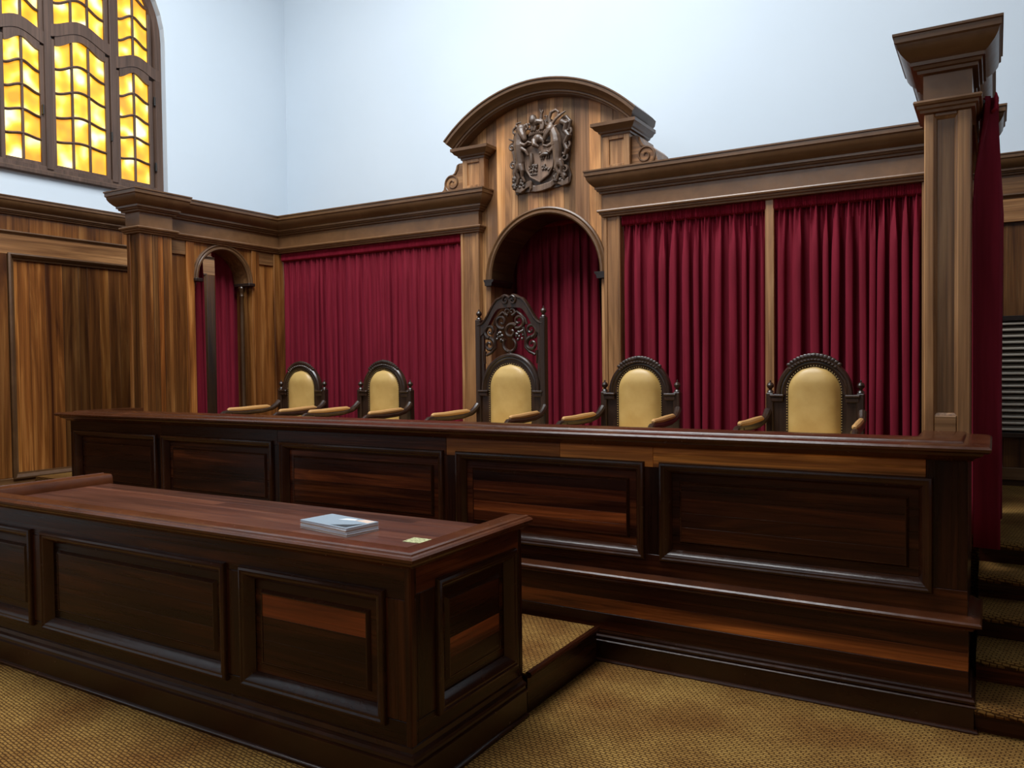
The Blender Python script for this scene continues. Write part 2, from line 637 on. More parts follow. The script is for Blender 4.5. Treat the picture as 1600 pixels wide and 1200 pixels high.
R1 = [3.775, 4.015, 4.260, 4.505, 4.750, 4.985]
light(4.74, 5.28, 3, 3.775, R1, .115)
light(4.24, 4.585, 2, 3.775, [3.775, 4.00, 4.225, 4.45, 4.675, 4.885], .085)
light(5.445, 5.80, 2, 3.775, [3.775, 4.00, 4.225, 4.45, 4.675, 4.885], .085)
light(4.74, 5.28, 3, 5.19, [5.19, 5.42, 5.66, 5.90, 6.14, 6.36], .11, lower=False)
light(4.24, 4.585, 2, 5.05, [5.05, 5.28, 5.51, 5.74, 6.0], .085, lower=False)
light(5.445, 5.80, 2, 5.05, [5.05, 5.28, 5.51, 5.74, 6.0], .085, lower=False)
# transom between the lower and the upper lights
for ya, yb, zz, am in ((4.66, 5.365, 5.06, .115), (4.10, 4.66, 4.955, .085), (5.365, 5.93, 4.955, .085)):
    t = M()
    n = 14
    for i in range(n):
        a, b = ya + (yb - ya) * i / n, ya + (yb - ya) * (i + 1) / n
        w = lambda y: am * (0.5 - 0.5 * cos(2 * pi * (y - ya) / (yb - ya)))
        t.prism([(a, zz + w(a)), (b, zz + w(b)), (b, zz + .125 + w(b)), (a, zz + .125 + w(a))], 0, X0, X1 + .012)
    t.build('transom', WINW, win)
for yy, zz in ((4.60, 4.3), (5.33, 4.2), (5.86, 3.98), (5.86, 4.72)):
    M().bbox(X1 - .005, X1 + .025, yy - .008, yy + .008, zz - .05, zz + .05, .004).build('window_catch', BLACKM, win)

# ------------------------------------------------------------------ panelling of the left and the back wall
CORN = [(-.06, 0), (.14, 0), (.14, -.012), (.132, -.016), (.132, -.046), (.122, -.054), (.118, -.075), (.102, -.102), (.078, -.128),
        (.062, -.140), (.062, -.158), (.050, -.160), (.046, -.176), (.032, -.180), (.030, -.196), (0.008, -.200), (-.06, -.200)]
ARCHI = [(-.05, .0), (.046, .0), (.050, -.010), (.046, -.022), (.034, -.026), (.032, -.040), (.020, -.046), (.018, -.060), (0, -.064), (-.05, -.064)]
SMALLM = [(-.02, 0), (.030, 0), (.034, -.010), (.028, -.022), (.016, -.030), (.014, -.046), (0, -.05), (-.02, -.05)]


def wainscot_left():
    xf = LX
    zc = 3.346
    y0, y1 = 1.2, BY
    # cornice runs along the wall, facing +x
    M().sweep([(xf + .02, y0, zc), (xf + .02, y1, zc)], [(a * .85, b * .82) for a, b in CORN], (0, 0, 1)).build('cornice', WM, wl, tone=.85)
    M().sweep([(xf + .02, y0, 3.03), (xf + .02, y1, 3.03)], SMALLM, (0, 0, 1)).build('moulding', WM, wl, tone=.8)
    # short frieze boards under the cornice
    y = y0
    while y < y1:
        w = rnd.uniform(.32, .6)
        M().bbox(xf, xf + .022, y, min(y + w, y1) - .002, 3.02, 3.19, .002).build('frieze_board', PZ, wl, tone=rnd.uniform(.75, 1.0))
        y += w
    # top rail
    M().bbox(xf, xf + .05, y0, y1, 2.80, 2.985, .004).build('rail', WY, wl, tone=.9)
    M().bbox(xf, xf + .05, y0, y1, .44, .66, .004).build('rail', WY, wl, tone=.5)
    M().sweep([(xf + .01, y0, .2), (xf + .01, y1, .2)], [(0, 0), (.05, -.02), (.055, -.2), (0, -.2)], (0, 0, 1)).build('skirting', WY, wl, tone=.5)
    M().bbox(xf, xf + .02, y0, y1, .19, .45, .003).build('apron_board', WY, wl, tone=.5)
    # panels of vertical planks between stiles
    for pa, pb in ((1.3, 3.98), (4.17, 6.40), (6.56, BY)):
        M().bbox(xf, xf + .05, pb, min(pb + .17, BY), .66, 2.80, .004).build('stile', PZ, wl, tone=.75) if pb < BY else None
        M().sweep([(xf + .028, pa, .66), (xf + .028, pb, .66), (xf + .028, pb, 2.80), (xf + .028, pa, 2.80)],
                  [(.015, 0), (.015, .038), (.0, .044), (-.014, .036), (-.03, .014), (-.046, .008), (-.046, 0)], (1, 0, 0), closed=True).build('panel_moulding', WM, wl, tone=.7)
        y = pa
        while y < pb - .02:
            w = rnd.uniform(.085, .17)
            e = min(y + w, pb)
            if pb - e < .05: e = pb
            M().bbox(xf, xf + .016 + rnd.uniform(0, .003), y, e - .0015, .66, 2.80, .002).build('plank', PZ, wl, tone=rnd.choice([.42, .6, .8, (1.0, .92, .82), (1.15, 1.15, 1.05), (.85, .72, .62)]))
            y = e


wainscot_left()


def wainscot_back():
    yf = BY
    x0, x1 = -.75, RX
    zc = 3.346
    M().sweep([(x0, yf - .02, zc), (x1, yf - .02, zc)], [(a * .85, b * .82) for a, b in CORN], (0, 0, 1)).build('cornice', WM, wb, tone=.7)
    M().sweep([(x0, yf - .02, 3.03), (x1, yf - .02, 3.03)], SMALLM, (0, 0, 1)).build('moulding', WM, wb, tone=.6)
    M().bbox(x0, x1, yf - .022, yf, 3.02, 3.19, .003).build('frieze_board', WX, wb, tone=.7)
    M().bbox(x0, x1, yf - .05, yf, 2.80, 2.985, .004).build('rail', WX, wb, tone=.95)
    M().bbox(x0, x1, yf - .05, yf, .70, .80, .004).build('rail', WX, wb, tone=.35)
    M().bbox(x0, x1, yf - .02, yf, PLAT, .71, .003).build('skirting', WX, wb, tone=.3)
    x = x0
    while x < x1 - .02:
        w = rnd.uniform(.10, .17)
        e = min(x + w, x1)
        M().bbox(x, e - .0015, yf - .018, yf, .80, 2.80, .002).build('plank', PZ, wb, tone=rnd.uniform(.3, .5))
        x = e


wainscot_back()

for k in range(9):
    M().bbox(LX + k * 1.37 + .01, LX + (k + 1) * 1.37 - .01, FY, FY + .05, 0.02, 3.3, .02).build('wainscot_panel', PZ, wf, tone=.5)
for k in range(8):
    M().bbox(RX - .05, RX, FY + .1 + k * 1.3, FY + 1.38 + k * 1.3, 0.02, 3.3, .02).build('wainscot_panel', PZ, wr, tone=.5)

# ventilation louvre on the back wall, right of the screen
lv = empty('louvre_grille', (.45, BY - .03, 1.10), 'dark louvred ventilation grille low on the panelled back wall behind the side curtain', 'grille')
lx0, lx1, lz0, lz1 = -.25, 1.1, 1.09, 2.0
LVM = plain('louvre_slat_lit_tone', (0.50, 0.44, 0.36), 0.4)  # pale slat colour stands in for light caught on the front edges
for a, b, c, d in ((lx0 - .04, lx0, lz0 - .04, lz1 + .04), (lx1, lx1 + .04, lz0 - .04, lz1 + .04), (lx0, lx1, lz0 - .04, lz0), (lx0, lx1, lz1, lz1 + .04)):
    M().bbox(a, b, BY - .085, BY - .018, c, d, .004).build('frame_bar', DARKW, lv)
M().box(lx0, lx1, BY - .024, BY - .0185, lz0, lz1).build('backing', BLACKM, lv)
for i in range(18):
    z = lz0 + (i + .5) * (lz1 - lz0) / 18
    M().prism([(BY - .082, z + .002), (BY - .080, z - .007), (BY - .028, z + .020), (BY - .028, z + .027)], 0, lx0, lx1).build('slat', LVM, lv)

# ------------------------------------------------------------------ dais behind the clerks' desk, judges' platform, steps
XD = -1.915    # right edge of the dais
da = empty('dais_platform', (-4.3, 3.5, 0), 'low carpeted dais between the front desk and the high bench', 'platform')
M().box(-7.9, XD - .03, 3.352, 4.14, 0, .182).build('riser', DY, da, tone=.4)
M().bbox(-7.9, XD - .03, 3.352, 4.14, .182, .203, .006).build('carpet_top', CARPET, da)
M().sweep([(XD - .03, 3.352, .205), (XD - .03, 4.14, .205)], [(0, 0), (.022, 0), (.030, -.010), (.022, -.026), (.006, -.03), (.004, -.205), (0, -.205)], (0, 0, 1)).build('edge_nosing', DY, da, tone=.8)
pf = M().prism([(LX, 4.36), (-.12, 4.36), (-.12, 5.47), (RX, 5.47), (RX, BY), (LX, BY)], 2, 0, PLAT).build('floor_platform', CARPET)
tag(pf, 'carpeted raised floor behind the high bench', kind='structure')
st = empty('carpeted_steps', (.7, 4.4, 0), 'mustard carpeted steps climbing past the right end of the high bench', 'steps')
for k in range(5):
    yn, zt = 4.16 + .30 * k, .13 * (k + 1)
    ye = yn + .345 if k < 4 else 5.468
    M().box(-.075, 1.5, yn + .04, ye, 0 if k == 0 else zt - .13, zt - .045).build('riser', DX, st, tone=2.0)
    prof = [(yn + .04, zt - .050), (yn + .012, zt - .044), (yn, zt - .030), (yn + .002, zt - .014), (yn + .014, zt - .004), (yn + .04, zt), (ye, zt), (ye, zt - .05)]
    M().prism(prof, 0, -.075, 1.5).build('tread', CARPET, st)

# ------------------------------------------------------------------ wooden screen round the bench
XC = -3.62
SY = 6.60       # frieze / pilaster face of the back screen
BYD = 6.665     # board face of the centre bay
ZC = 3.385      # top of the cornice
LXI = -7.045    # inner face of the left side run
scr = empty('judges_screen', (XC, SY, PLAT), 'tall U-shaped timber screen with cornice and arched pediment around the bench', 'screen')
S_ = scr


def entablature(path, tone=1.0):
    p = [(x, y, ZC) for x, y in path]
    c = M().sweep(p, CORN, (0, 0, 1)).build('cornice', WM, S_, tone=tone * .82)
    fz = M().sweep([(x, y, ZC - .195) for x, y in path], [(-.05, 0), (0.004, 0), (0.004, -.145), (-.05, -.145)], (0, 0, 1)).build('frieze', WM, S_, tone=tone * 1.2)
    ar = M().sweep([(x, y, ZC - .338) for x, y in path], ARCHI, (0, 0, 1)).build('architrave', WM, S_, tone=tone * 1.15)


PLl, PLr, PF, PB = -7.185, -6.976, 4.80, 5.15
PRl, PRr = -.324, -.108
entablature([(PLl, 6.6), (PLl, PF), (PLr, PF), (PLr, PB), (LXI, PB), (LXI, SY), (-4.31, SY), (-4.31, 6.75)])
entablature([(-2.98, 6.75), (-2.98, SY), (-.30, SY), (-.30, PB), (PRl, PB), (PRl, PF), (PRr, PF), (PRr, PB), (-.14, PB), (-.14, 6.45), (-.075, 6.45), (-.075, 6.75)])
ZA = ZC - .40      # underside of the architrave
# plank backing closing the top between the runs (roof board of the side entablatures)
M().box(PLl + .02, LXI - .02, PF + .1, 6.7, ZA + .02, ZC - .02).build('core', WY, S_, tone=.7)
M().box(-.29, -.15, PF + .1, 6.7, ZA + .02, ZC - .02).build('core', WY, S_, tone=.7)

# left corner post: planked on its bench side
pl = empty('corner_post', (PLr, PF, PLAT))
pl.parent = scr
pl.location = Vector((PLr, PF, PLAT)) - wloc(scr)
M().bbox(PLl, PLl + .05, PF, PB, PLAT, ZA, .004).build('stile', PZ, pl, tone=.9)
M().bbox(PLl + .05, PLr - .045, PF + .012, PF + .04, PLAT, ZA, .003).build('panel', PZ, pl, tone=.55)
M().bbox(PLr - .045, PLr, PF, PF + .05, PLAT, ZA, .004).build('stile', PZ, pl, tone=.75)
M().box(PLl + .05, PLr - .03, PF + .05, PB, PLAT, ZA).build('core', PZ, pl, tone=.5)
ys = [PF + .05, 4.935, 4.995, 5.05, 5.10, PB]
for i, t in zip(range(5), (1.15, .5, (1.25, 1.05, .85), .55, .85)):
    M().bbox(PLr - .03, PLr - .002 + .004 * (i % 2), ys[i], ys[i + 1] - .002, PLAT, ZA, .003).build('plank', PZ, pl, tone=t)

# side wall with the arched doorway (left)
AYC, AR, AZS = 5.825, .335, 2.615
sp = empty('side_arch', (LXI, AYC, PLAT))
sp.parent = scr
sp.location = Vector((LXI, AYC, PLAT)) - wloc(scr)
sp['_w'] = [LXI, AYC, PLAT]
M().bbox(LXI - .06, LXI - .022, 5.15, 5.36, PLAT, 2.845, .003).build('panel', PZ, sp, tone=.75)
M().bbox(LXI - .06, LXI - .004, 5.15, 5.36, 2.84, ZA, .004).build('rail', WY, sp, tone=.75)
M().bbox(LXI - .06, LXI - .012, 5.15, 5.19, PLAT, 2.84, .004).build('stile', PZ, sp, tone=.85)
M().bbox(LXI - .08, LXI + .006, 5.36, 5.455, PLAT, ZA, .005).build('pilaster', PZ, sp, tone=1.35)
M().bbox(LXI - .08, LXI + .006, 6.20, 6.305, PLAT, ZA, .005).build('pilaster', PZ, sp, tone=1.1)
M().bbox(LXI - .06, LXI - .022, 6.305, 6.52, PLAT, 2.845, .003).build('panel', PZ, sp, tone=1.0)
M().bbox(LXI - .06, LXI - .004, 6.305, 6.52, 2.84, ZA, .004).build('rail', WY, sp, tone=.9)
M().bbox(LXI - .06, LXI + .004, 6.52, SY + .13, PLAT, ZA, .006).build('stile', PZ, sp, tone=.9)
# spandrel boards over the arch
cuts = [5.455, 5.55, 5.66, 5.78, 5.90, 6.00, 6.10, 6.20]
for a, b in zip(cuts[:-1], cuts[1:]):
    bot = []
    for i in range(7):
        y = a + (b - a) * i / 6
        d = AR ** 2 - (y - AYC) ** 2
        bot.append((y, AZS + (sqrt(d) if d > 0 else 0)))
    M().prism(bot + [(b - .001, ZA), (a, ZA)], 0, LXI - .05, LXI - .012).build('spandrel_board', PZ, sp, tone=rnd.uniform(.8, 1.15))
ap = [(LXI - .016, y, z) for y, z in arc(AYC, AZS, AR, 0, pi, 28)]
ARCHP = [(-.012, 0), (-.012, .02), (0, .032), (.014, .030), (.022, .020), (.036, .030), (.048, .024), (.052, 0)]
M().sweep(ap, ARCHP, (1, 0, 0)).build('arch_moulding', WM, sp, tone=.75)
M().sweep(ap, [(-.004, -.22), (-.004, .01), (.02, .01), (.02, -.22)], (1, 0, 0)).build('arch_soffit', WY, sp, tone=.6)
for yy in (AYC - AR, AYC + AR):
    s = 1 if yy > AYC else -1
    M().bbox(LXI - .20, LXI + .045, yy - .045 + s * .006, yy + .045 + s * .006, AZS - .035, AZS, .006).build('impost', DARKW, sp)
    M().lathe([(.030, AZS - .035), (.036, AZS - .05), (.030, AZS - .07), (.022, AZS - .10), (.020, AZS - .12), (.026, AZS - .135), (.018, AZS - .15),
               (.022, AZS - .35), (.023, AZS - .9), (.021, PLAT + .12), (.03, PLAT + .08), (.034, PLAT)], (LXI - .10, yy - s * .018, 0)).build('colonnette', WM, sp, tone=.35)
    M().box(LXI - .2, LXI - .05, yy - .0 if s > 0 else yy - .03, yy + .03 if s > 0 else yy, PLAT, AZS - .035).build('jamb', PZ, sp, tone=.6)

# back screen: pilasters, centre boards, mullion
def pilaster(x0, x1, tone, y=SY):
    M().bbox(x0, x1, y + .012, y + .12, PLAT, ZA, .004).build('pilaster', WZ, S_, tone=tone)
    M().bbox(x0, x0 + .03, y, y + .02, PLAT, ZA, .004).build('pilaster_bead', WZ, S_, tone=tone * 1.08)
    M().bbox(x1 - .03, x1, y, y + .02, PLAT, ZA, .004).build('pilaster_bead', WZ, S_, tone=tone * 1.08)


pilaster(-4.525, -4.31, 1.0)
pilaster(-2.985, -2.83, 1.05)
M().bbox(-1.585, -1.515, SY + .02, SY + .09, PLAT, ZA, .004).build('mullion', WZ, S_, tone=1.25)
M().bbox(-.46, -.30, SY + .0, SY + .10, PLAT, ZA, .004).build('pilaster', WZ, S_, tone=1.0)
# centre bay planks, cut by the arch below and the hood above
CR, CZS = .588, 2.515
HR, HZC = 1.41, 2.875
edges = [-4.47]
while edges[-1] < -2.80:
    edges.append(edges[-1] + rnd.uniform(.085, .15))
edges[-1] = -2.72
tones = [.85, 1.3, .8, 1.35, .95, .65, 1.25, .75, 1.35, .7, 1.05, 1.35, .8, 1.2, .7, 1.25, 1, .8]
for i, (a, b) in enumerate(zip(edges[:-1], edges[1:])):
    def bot(x):
        if x < -4.31 or x > -2.98: return ZC - .1
        d = CR ** 2 - (x - XC) ** 2
        return CZS + sqrt(d) if d > 0 else PLAT
    def topz(x):
        return HZC + sqrt((HR - .11) ** 2 - (x - XC) ** 2)
    # subdivide at the jumps of the lower outline
    xs = sorted({a, b} | {v for v in (-4.31, -2.98, XC - CR, XC + CR) if a < v < b} | {a + (b - a) * k / 6 for k in range(1, 6)})
    lo = []
    for k, x in enumerate(xs):
        if k and abs(bot(x + 1e-4) - bot(x - 1e-4)) > .3 and a < x < b:
            lo += [(x, bot(x - 1e-4)), (x, bot(x + 1e-4))]
        else:
            lo.append((x, bot(min(max(x, a + 1e-4), b - 1e-4))))
    hi = [(x - (.002 if x == b else 0), topz(x)) for x in xs]
    lo[-1] = (b - .002, lo[-1][1])
    M().prism(lo + hi[::-1], 1, BYD - rnd.uniform(0, .006), BYD + .05).build('plank', WZ, S_, tone=tuple(tones[i % len(tones)] * 1.15 * q for q in ((1, 1, 1), (1.04, 1.08, 1.05), (.92, .92, 1.0), (1.05, 1.0, .9))[i % 4]))
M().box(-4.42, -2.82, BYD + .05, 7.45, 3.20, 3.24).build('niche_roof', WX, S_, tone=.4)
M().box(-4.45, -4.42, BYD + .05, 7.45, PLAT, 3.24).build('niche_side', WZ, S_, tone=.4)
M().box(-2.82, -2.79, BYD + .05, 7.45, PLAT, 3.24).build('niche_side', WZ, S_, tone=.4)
cp = [(x, BYD - .002, z) for x, z in arc(XC, CZS, CR, 0, pi, 40)]
M().sweep(cp, [(a * 1.1, b) for a, b in ARCHP], (0, -1, 0)).build('arch_moulding', WM, S_, tone=.85)
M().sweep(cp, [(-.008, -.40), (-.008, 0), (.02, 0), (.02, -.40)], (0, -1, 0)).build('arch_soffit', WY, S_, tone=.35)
for s in (-1, 1):
    xx = XC + s * CR
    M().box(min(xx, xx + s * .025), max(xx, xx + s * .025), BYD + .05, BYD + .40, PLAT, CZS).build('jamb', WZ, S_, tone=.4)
    M().prism([(xx - s * .055, CZS), (xx + s * .06, CZS), (xx + s * .055, CZS - .02), (xx + s * .048, CZS - .03), (xx + s * .045, CZS - .06), (xx - s * .03, CZS - .06), (xx - s * .035, CZS - .03), (xx - s * .05, CZS - .018)],
              1, BYD - .055, BYD + .33).build('impost', DARKW, S_)
    M().bbox(xx if s > 0 else xx - .055, xx + .055 if s > 0 else xx, BYD - .02, BYD, PLAT, CZS - .06, .004).build('arch_jamb_trim', WZ, S_, tone=1.15)

# pediment hood, pedestals and scroll brackets
HW = 1.0
ha = math.asin(HW / HR)
hp = [(XC + HR * sin(t), SY - .14, HZC + HR * cos(t)) for t in [ha - 2 * ha * i / 36 for i in range(37)]]
HOODP = [(-.008, -.50), (0, -.40), (0, 0), (-.012, .0), (-.016, -.010), (-.044, -.010), (-.054, -.022), (-.066, -.040), (-.092, -.058), (-.098, -.072), (-.112, -.074), (-.118, -.090), (-.128, -.094), (-.128, -.55), (-.05, -.55)]
M().sweep(hp, HOODP, (0, -1, 0)).build('arched_hood', WM, S_, tone=.72)
for s, xa, xb in ((-1, -4.47, -4.22), (1, -2.97, -2.72)):
    pd = empty('pedestal', ((xa + xb) / 2, SY, ZC))
    pd.parent = scr
    pd.location = Vector(((xa + xb) / 2, SY, ZC)) - wloc(scr)
    pd['_w'] = [(xa + xb) / 2, SY, ZC]
    yb_ = 6.72 if s < 0 else 7.0
    M().box(xa + .004, xb - .004, SY - .015, yb_, ZC - .02, 3.70).build('shaft', WZ, pd, tone=1.1)
    for a, b, c, d in ((xa, xa + .055, ZC, 3.70), (xb - .055, xb, ZC, 3.70), (xa + .055, xb - .055, ZC, ZC + .05), (xa + .055, xb - .055, 3.65, 3.70)):
        M().bbox(a, b, SY - .03, SY - .005, c, d, .003).build('frame_bar', WZ, pd, tone=1.1)
    M().sweep([(xa, 6.80 if s < 0 else 6.98, 3.79), (xa, SY - .03, 3.79), (xb, SY - .03, 3.79), (xb, 6.80 if s < 0 else 6.98, 3.79)],
              [(-.12, 0), (.085, 0), (.085, -.028), (.070, -.036), (.058, -.055), (.034, -.068), (.030, -.082), (.012, -.088), (.010, -.105), (-.12, -.105)], (0, 0, 1)).build('cap', WM, pd, tone=.8)
    # scroll bracket outside the pedestal
    xo = xa if s < 0 else xb
    out = [(0, 0), (.27, 0), (.262, .03), (.235, .05), (.225, .085), (.215, .14), (.18, .175), (.14, .18), (.105, .20), (.085, .235), (.075, .27), (.05, .285), (0, .285)]
    yy0, yy1 = (SY - .02, SY + .12) if s < 0 else (SY + .02, SY + .34)
    br = M().prism([(xo + s * u, ZC - .005 + v) for u, v in out], 1, yy0, yy1).build('scroll_bracket', WX, pd, tone=.95)
    br['_w'] = list(pd['_w'])
    sc_ = []
    for i in range(46):
        t = i / 45
        a = -pi * .5 + t * 2 * pi * 1.7
        r = .085 * (1 - t) + .012
        sc_.append((xo + s * (.125 + r * cos(a)), yy0 - .004, ZC + .10 + r * sin(a)))
    M().tube(sc_, [.011 - .004 * i / 45 for i in range(46)], 6).build('scroll', WM, br, tone=.85)
    M().tube([(xo + s * .26, yy0 - .002, ZC + .012), (xo + s * .20, yy0 - .002, ZC + .02), (xo + s * .125, yy0 - .004, ZC + .015)], .010, 6).build('scroll', WM, br, tone=.85)
    M().tube([(xo + s * u, yy0 - .002, ZC + v) for u, v in ((.20, .13), (.17, .165), (.12, .172), (.085, .19), (.06, .23), (.055, .27))], .010, 6).build('scroll', WM, br, tone=.85)

# right corner pillar with a sunk panel
pr = empty('corner_pillar', (PRr, PF, PLAT))
pr.parent = scr
pr.location = Vector((PRr, PF, PLAT)) - wloc(scr)
M().box(PRl + .012, PRr - .012, PF + .02, PB - .05, PLAT, ZA).build('core', WZ, pr, tone=.62)
M().bbox(PRl, PRl + .048, PF, PB - .03, PLAT, ZA, .005).build('stile', WZ, pr, tone=1.1)
M().bbox(PRr - .062, PRr, PF, PB - .03, PLAT, ZA, .005).build('stile', WZ, pr, tone=1.0)
M().bbox(PRl + .048, PRr - .062, PF + .002, PF + .03, PLAT, 1.40, .006).build('bottom_rail', WX, pr, tone=.8)
M().bbox(PRl + .048, PRr - .062, PF + .002, PF + .03, ZA - .02, ZA, .004).build('top_rail', WX, pr, tone=.8)
M().sweep([(PRl + .048, PF + .02, 1.40), (PRr - .062, PF + .02, 1.40), (PRr - .062, PF + .02, ZA - .02), (PRl + .048, PF + .02, ZA - .02)],
          [(.002, 0), (.002, .014), (-.006, .010), (-.014, 0)], (0, -1, 0), closed=True).build('panel_bead', WZ, pr, tone=1.0)
M().bbox(-.30, -.14, 6.45, 6.70, PLAT, ZA, .005).build('rear_post', WZ, S_, tone=.5)


# ------------------------------------------------------------------ curtains
def curtain(name, p0, p1, z0, z1, folds, amp, seed, label, group=None, head=.085, slack=.02, tone=1.0, gather=1.0):
    r = random.Random(seed)
    p0, p1 = Vector((p0[0], p0[1], 0)), Vector((p1[0], p1[1], 0))
    T = (p1 - p0)
    Lg = T.length
    T.normalize()
    Nn = T.cross(Vector((0, 0, 1)))
    wd = [r.uniform(.6, 1.5) for _ in range(folds)]
    tot = sum(wd)
    ac = [0]
    for w in wd: ac.append(ac[-1] + w / tot)
    am = [r.uniform(.55, 1.25) for _ in range(folds + 1)]
    ph = [r.uniform(-.4, .4) for _ in range(folds + 1)]
    per, nz = 12, 16
    ns = folds * per

    def P(i, t):                       # t 0 bottom .. 1 top
        k = min(i // per, folds - 1)
        u = (i - k * per) / per
        s = ac[k] + (ac[k + 1] - ac[k]) * u
        aa = am[k] * (1 - u) + am[k + 1] * u
        pp = ph[k] * (1 - u) + ph[k + 1] * u
        g = min(1.0, (1 - t) / .22) if t > .0 else 1
        g = g * g * (3 - 2 * g)
        fold = sin(2 * pi * u - pi / 2 + pp * (1 - t))
        fold = fold * (1 - .25 * cos(4 * pi * u))
        d = amp * aa * (.25 + .75 * g) * fold + amp * .3 * (1 - g) * sin(6 * pi * u + k)
        d += slack * sin(s * 5 + seed) * (1 - t)
        sh = amp * .55 * aa * g * sin(4 * pi * u + pp) * .5 + .02 * (1 - t) * sin(k * 1.7 + seed)
        sh *= min(1, s * 12, (1 - s) * 12)
        return p0 + T * (s * Lg + sh) + Nn * d
    m = M()
    V = []
    ztop = z1 - .012
    for j in range(nz + 1):
        t = j / nz
        t = 1 - (1 - t) ** 1.5
        for i in range(ns + 1):
            q = P(i, t)
            q.z = z0 + (ztop - z0) * t + .012 * sin(i * .21 + seed) * (1 - t)
            V.append(q)
    Fc = [[j * (ns + 1) + i, j * (ns + 1) + i + 1, (j + 1) * (ns + 1) + i + 1, (j + 1) * (ns + 1) + i] for j in range(nz) for i in range(ns)]
    m.add(V, Fc)
    o = m.build(name, VELVET, None, tone=tone, smooth=80, fix=False)
    md = o.modifiers.new('thickness', 'SOLIDIFY')
    md.thickness = .004
    tag(o, label, 'curtain', group)
    # gathered heading tape
    ztop = z1 - head
    h = M()
    V = []
    rows = [(-.012, .35), (.008, 1), (head * .5, .7), (head * .82, 1), (head, .5)]
    hs = folds * 16
    rr = [r.uniform(.4, 1.2) for _ in range(hs + 1)]
    for dz, g in rows:
        for i in range(hs + 1):
            q = p0 + T * (Lg * i / hs) + Nn * ((.034 if dz > 0 else .012) + g * .010 * rr[i] * (1 if i % 2 else -1))
            q.z = ztop + dz + (.006 * sin(i * .9 + seed) if dz > head * .7 else 0)
            V.append(q)
    Fc = [[j * (hs + 1) + i, j * (hs + 1) + i + 1, (j + 1) * (hs + 1) + i + 1, (j + 1) * (hs + 1) + i] for j in range(4) for i in range(hs)]
    h.add(V, Fc)
    ho = h.build('heading', VELVET, None, tone=tone * 1.6, smooth=50, fix=False)  # same velvet, tone raised to paint the band as lit
    ho.parent = o
    md = ho.modifiers.new('thickness', 'SOLIDIFY')
    md.thickness = .004
    return o


G = 'dark red velvet curtains of the screen'
CY = SY + .055
curtain('velvet_curtain', (-7.035, CY), (-4.535, CY - .01), PLAT + .02, 2.992, 24, .032, 3, 'wide crimson velvet curtain left of the arch, behind the two left chairs', G, tone=1.0)
curtain('velvet_curtain', (-2.825, CY), (-1.575, CY), PLAT + .02, 2.992, 13, .062, 11, 'crimson velvet curtain hanging between the arch and the narrow upright', G)
curtain('velvet_curtain', (-1.525, CY), (-.45, CY), PLAT + .02, 2.992, 12, .064, 23, 'crimson velvet curtain hanging beside the right corner pillar, behind the rightmost chair', G)
curtain('velvet_curtain', (-4.40, 7.17), (-3.56, 7.17), PLAT + .02, 3.16, 8, .040, 31, 'crimson velvet curtain in the dark central arch, left half behind the throne', G)
curtain('velvet_curtain', (-3.63, 7.13), (-2.86, 7.15), PLAT + .02, 3.16, 8, .040, 37, 'crimson velvet curtain in the dark central arch, right half beside the throne', G)
curtain('velvet_curtain', (-7.30, 6.50), (-7.30, 5.90), PLAT + .02, 2.99, 6, .030, 41, 'crimson velvet curtain filling the right half of the small side arch', G)
curtain('velvet_curtain', (-7.30, 5.755), (-7.30, 5.50), PLAT + .02, 2.99, 3, .026, 43, 'narrow crimson curtain edge at the left of the small side arch', G)
curtain('velvet_curtain', (-.030, 5.00), (-.030, 6.30), .672, 3.10, 8, .085, 53, 'crimson velvet curtain seen edge-on behind the right corner pillar', G)
rod = M().tube([(-.06, 5.0, 3.06), (-.06, 6.45, 3.06)], .012, 8).build('curtain_rod', BLACKM)
tag(rod, 'thin dark curtain rod behind the right corner pillar', 'curtain rod')


# ------------------------------------------------------------------ panelled joinery used by bench and desk
def panel(root, x0, x1, z0, z1, yf, tones, mats, nrm=(0, -1, 0), field=.085):
    """bolection-moulded raised panel facing -y (nrm 0,-1,0; x range) or +x (nrm 1,0,0; y range)"""
    mx, mz = mats
    front = nrm[1] == -1
    P = (lambda u, z, d: (u, yf - d, z)) if front else (lambda u, z, d: (yf + d, u, z))
    prof = [(.030, -.012), (.030, .010), (.024, .020), (.014, .024), (.006, .018), (.002, .018), (-.006, .014), (-.018, .002), (-.029, -.018), (-.033, -.024), (-.033, -.035)]
    M().sweep([P(x0, z0, 0), P(x1, z0, 0), P(x1, z1, 0), P(x0, z1, 0)], prof, nrm, closed=True).build('panel_moulding', DM, root, tone=1.0)

    def slab(name, a, b, c, d, h0, h1, bev, tone, mat):
        q = [P(a, c, h0), P(b, d, h1)]
        xs, ys_, zs = [sorted((q[0][k], q[1][k])) for k in range(3)]
        return M().bbox(xs[0], xs[1], ys_[0], ys_[1], zs[0], zs[1], bev).build(name, mat, root, tone=tone)
    slab('panel_back', x0, x1, z0, z1, -.05, -.030, .002, tones[0], mx)
    fx0, fx1, fz0, fz1 = x0 + field, x1 - field, z0 + field, z1 - field
    n = len(tones)
    hs = [fz0 + (fz1 - fz0) * k / n for k in range(n + 1)]
    for k in range(n):
        slab('panel_board', fx0, fx1, hs[k] + .0001, hs[k + 1] - .0001, -.032, -.016, .0004, tones[k], mx)
    M().sweep([P(fx0, fz0, -.03), P(fx1, fz0, -.03), P(fx1, fz1, -.03), P(fx0, fz1, -.03)],
              [(.012, 0), (0, .0165), (-.004, .0165), (-.004, 0)], nrm, closed=True).build('field_bevel', DM, root, tone=1.0)


